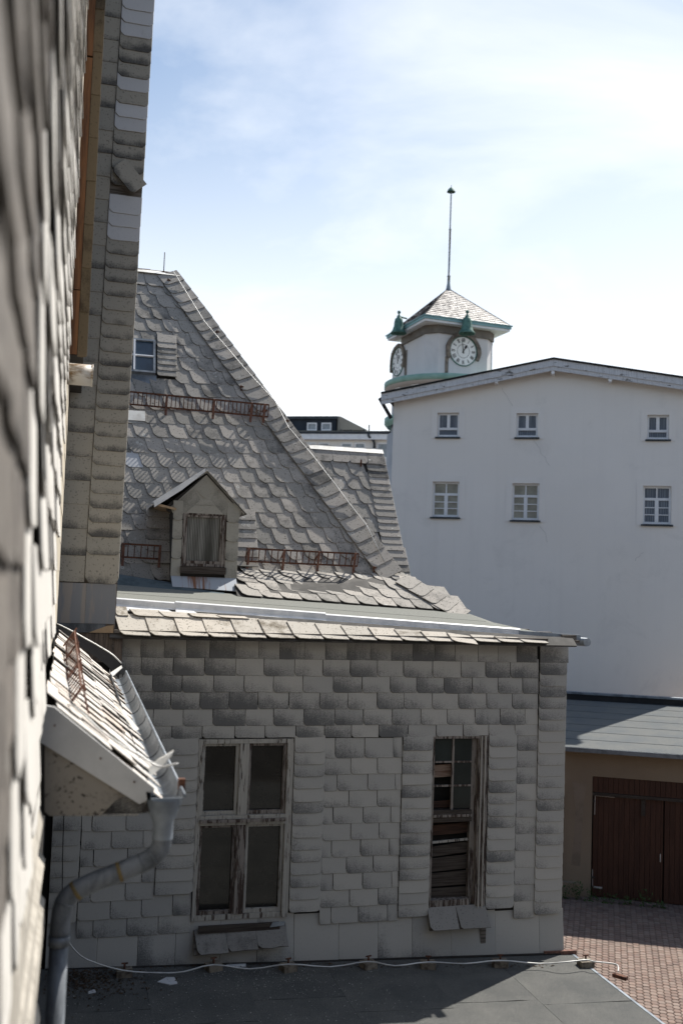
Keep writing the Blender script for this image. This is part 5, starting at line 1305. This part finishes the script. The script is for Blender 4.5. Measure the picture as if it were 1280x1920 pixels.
for S in (SR, SLf):
    clock(S, rD, '')
    m = MB(); n = 18; ro = []
    for i in range(n+1):
        a = R(-28+236*i/n); rr_ = rD*(1.34+rj(.03)); ro.append(S.P(rr_*math.cos(a), rr_*math.sin(a), .0))
    ri_ = [S.P(rD*1.08*math.cos(R(-28+236*i/n)), rD*1.08*math.sin(R(-28+236*i/n)), 0) for i in range(n+1)]
    for i in range(n): m.slab([ri_[i], ro[i], ro[i+1], ri_[i+1]], S.ez*(.16+rj(.02)))
    m.build('stone_surround', M['stone'], tw, FT)
    m = MB(); m.slab([S.P(-rD*1.35, -rD*1.9, .0), S.P(-rD*1.12, -rD*1.9, 0), S.P(-rD*1.12, -rD*.5, 0), S.P(-rD*1.35, -rD*.5, 0)] if S is SR else [S.P(rD*1.12, -rD*1.9, 0), S.P(rD*1.5, -rD*1.9, 0), S.P(rD*1.5, rD*.6, 0), S.P(rD*1.25, rD*.6, 0)], S.ez*.03); m.build('stone_strip', M['stone'], tw, FT)
    # panel below the dial
    m = MB(); m.slab([S.P(-rD*1.08, -rD*1.9, 0), S.P(rD*1.1, -rD*1.9, 0), S.P(rD*1.1, -rD*.45, 0), S.P(-rD*1.08, -rD*.45, 0)], S.ez*.035); m.build('dial_panel', M['tower_wall'], tw, FT)
# bells on brackets at the eaves
for (px, S, ax) in ((875, SR, 0), (747, SLf, 1)):
    if ax == 0: bc = FT.onv(px, 605, CV-HE-.38); 
    else: bc = FT.onu(px, 610, CU-HE-.38)
    zb = (FT.onv(875, 627, CV-HE-.38) if ax == 0 else FT.onu(742, 629, CU-HE-.38)).z
    k = 1.0
    pr = [(.0, 1.42), (.09, 1.38), (.11, 1.28), (.05, 1.20), (.06, 1.12), (.13, 1.08), (.13, .98), (.17, .95), (.24, .88), (.27, .70), (.30, .45), (.37, .22), (.50, .04), (.50, 0), (.44, .0), (.32, .2), (.22, .6)]
    m = MB(); m.lathe((bc.x, bc.y, zb), [(a*.93, b*.95+.03) for a, b in pr], 20); bell = m.build('bell', M['copper'], tw, FT)
    m = MB(); p = Vector((bc.x, bc.y, zb+1.02)); q = p+(Vector((0, .5, -.05)) if ax == 0 else Vector((.5, 0, -.05))); m.tube([p, q], .05, 6); m.build('bell_arm', M['copper'], bell, FT)
# round gallery and shaft
m = MB(); m.lathe(T(0, 0, 0), [(2.0, zR+.10), (3.50, zR-.02), (3.55, zR-.05), (3.55, zR-.34), (3.50, zR-.36)], 56); m.build('gallery_ring', M['copper_pale'], tw, FT)
m = MB(); m.lathe(T(0, 0, 0), [(3.50, zR-.35), (3.40, zR-.45), (3.05, zR-.50)], 56); m.build('gallery_soffit', M['surround'], tw, FT)
m = MB(); m.lathe(T(0, 0, 0), [(3.08, zR-.4), (3.08, zR-3.0), (3.3, zR-3.05), (3.3, GZ)], 56); m.build('shaft', M['soffit'], tw, FT)
M['shaft'] = plain('grey_shaft_render', (.42, .41, .41), (.36, .355, .36), 1)
bpy.data.objects['shaft'].data.materials[0] = M['shaft']
m = MB(); m.lathe(T(0, 0, 0), [(3.31, zR-2.05), (3.48, zR-2.1), (3.48, zR-2.4), (3.31, zR-2.6)], 56); m.build('copper_band', M['copper_pale'], tw, FT)
for i in range(14):
    th = R(180+6+i*13); d = Vector((math.cos(th), math.sin(th), 0)); s_ = Vector((-d.y, d.x, 0)); b_ = T(0, 0, 0)+d*3.05
    if i % 2 == 0:
        m = MB(); m.slab([b_+s_*a+Vector((0, 0, z)) for a, z in ((-.16, zR-1.15), (.16, zR-1.15), (.26, zR-.5), (-.26, zR-.5))], d*.14); m.build('corbel', M['surround'], tw, FT)
    th = R(180+6+i*13); 
    if i % 2 == 0:
        m = MB(); m.slab([b_+s_*a+Vector((0, 0, z)) for a, z in ((-.20, zR-2.0), (.20, zR-2.0), (.20, zR-1.22), (-.20, zR-1.22))], d*.08); ww = m.build('window', M['frame_white'], tw, FT)
        for q in (-.13, 0, .13):
            for zq in (-1.9, -1.55):
                m = MB(); m.slab([b_+d*.082+s_*(q+a)+Vector((0, 0, zR+zq+z)) for a, z in ((-.045, 0), (.045, 0), (.045, .28), (-.045, .28))], d*.005); m.build('pane', M['black'], ww, FT)
m = MB(); p = T(HB+.05, -HB+ch+.05, 0); m.tube([p+Vector((0, 0, zE-.5)), p+Vector((0, 0, zR))], .05, 6); m.build('tower_downpipe', M['frame_white'], tw, FT)

# ------------------------------------------------------------------ distant block
db = thing('distant_block', 'far pale block with a dark dormer strip, between the mansard roof and the tower', 'building', (-18, 80, GZ), FW)
V5 = 75.0
m = MB(); m.box((-34, V5, GZ), (-8, V5+12, 11.28)); m.build('wall', M['white_wall'], db, FW)
m = MB(); m.box((-34, V5-.5, 11.18), (-8, V5-.1, 11.34)); m.build('eave_gutter', M['sill_dark'], db, FW)
m = MB(); m.box((-34, V5-.45, 10.75), (-8, V5-.01, 11.17)); m.build('fascia', M['frame_white'], db, FW)
m = MB(); m.slab([(-34, V5-.45, 11.36), (-8, V5-.45, 11.36), (-8, V5+6, 12.25), (-34, V5+6, 12.25)], (0, 0, .05)); m.build('roof', M['far_roof'], db, FW)
m = MB(); m.box((-34, V5+.1, 11.45), (-17.45, V5+6, 12.40)); dz_ = m.build('dormer_strip', M['far_dark'], db, FW)
m = MB(); m.slab([(-34.3, V5-.1, 12.40), (-17.3, V5-.1, 12.40), (-17.3, V5-.1, 12.62), (-34.3, V5-.1, 12.62)], (0, 7, 0)); m.build('dormer_roof', M['sill_dark'], dz_, FW)
m = MB(); m.slab([(-17.3, V5-.12, 11.5), (-17.1, V5-.12, 11.5), (-17.1, V5-.12, 12.6), (-17.3, V5-.12, 12.6)], (0, 7, 0)); m.slab([(-17.08, V5, 12.6), (-15.4, V5+2.4, 11.9), (-17.08, V5+2.4, 11.7), (-17.08, V5, 11.55)], (0, .1, 0)); m.build('dormer_cheek', M['far_roof'], dz_, FW)
def far_win(a, b, c, d, v, par, pm, nm='window'):
    m = MB(); t = .1
    for q in (((a, v, c), (a+t, v+.08, d)), ((b-t, v, c), (b, v+.08, d)), ((a+t, v, d-t), (b-t, v+.08, d)), ((a+t, v, c), (b-t, v+.08, c+t))): m.box(*q)
    wi = m.build(nm, M['frame_white'], par, FW)
    MB().box((a+t, v+.03, c+t), (b-t, v+.05, d-t)).build('pane', pm, wi, FW) if par is db else None
    if par is not db: MB().box((a+t, v+.03, c+t), (b-t, v+.05, d-t)).build('pane', pm, dz_, FW)
for a, b in ((-19.78, -18.98), (-18.62, -17.82), (-21.9, -21.1), (-23.1, -22.3)): far_win(a, b, 11.5, 12.12, V5+.0, dz_, M['pane_far'], 'dormer_window')
for a, b in ((-24, -23.1), (-22.4, -21.5), (-19.85, -19.0), (-18.75, -17.9), (-16.98, -16.1), (-15.9, -15.05), (-14.15, -13.2), (-12.6, -11.7)):
    for z in (9.35, 6.35, 3.3): far_win(a, b, z, z+1.2, V5-.05, db, M['pane_far'])
m = MB(); m.tube(smooth([Vector(p) for p in ((-14.75, V5-.5, 11.2), (-14.7, V5-.45, 10.95), (-14.35, V5-.2, 10.6), (-14.35, V5-.15, 9), (-14.35, V5-.15, 0))], 2), .10, 7); m.build('downpipe', M['sill_dark'], db, FW)
m = MB(); m.tube([(-15.8, V5+5, 12.2), (-15.8, V5+5, 12.75)], .06, 6); m.build('vent', M['sill_dark'], db, FW)
for a in (-17.0, -16.2, -15.2): MB().box((a, V5-.4, 11.42), (a+.14, V5-.25, 11.52)).build('snow_stop', M['sill_dark'], db, FW)
for a in (-16.3, -14.6, -13.9): MB().box((a, V5+5.8, 12.28), (a+.2, V5+6, 12.38)).build('ridge_vent', M['sill_dark'], db, FW)
print('slates', cnt, 'objects', len(bpy.data.objects))
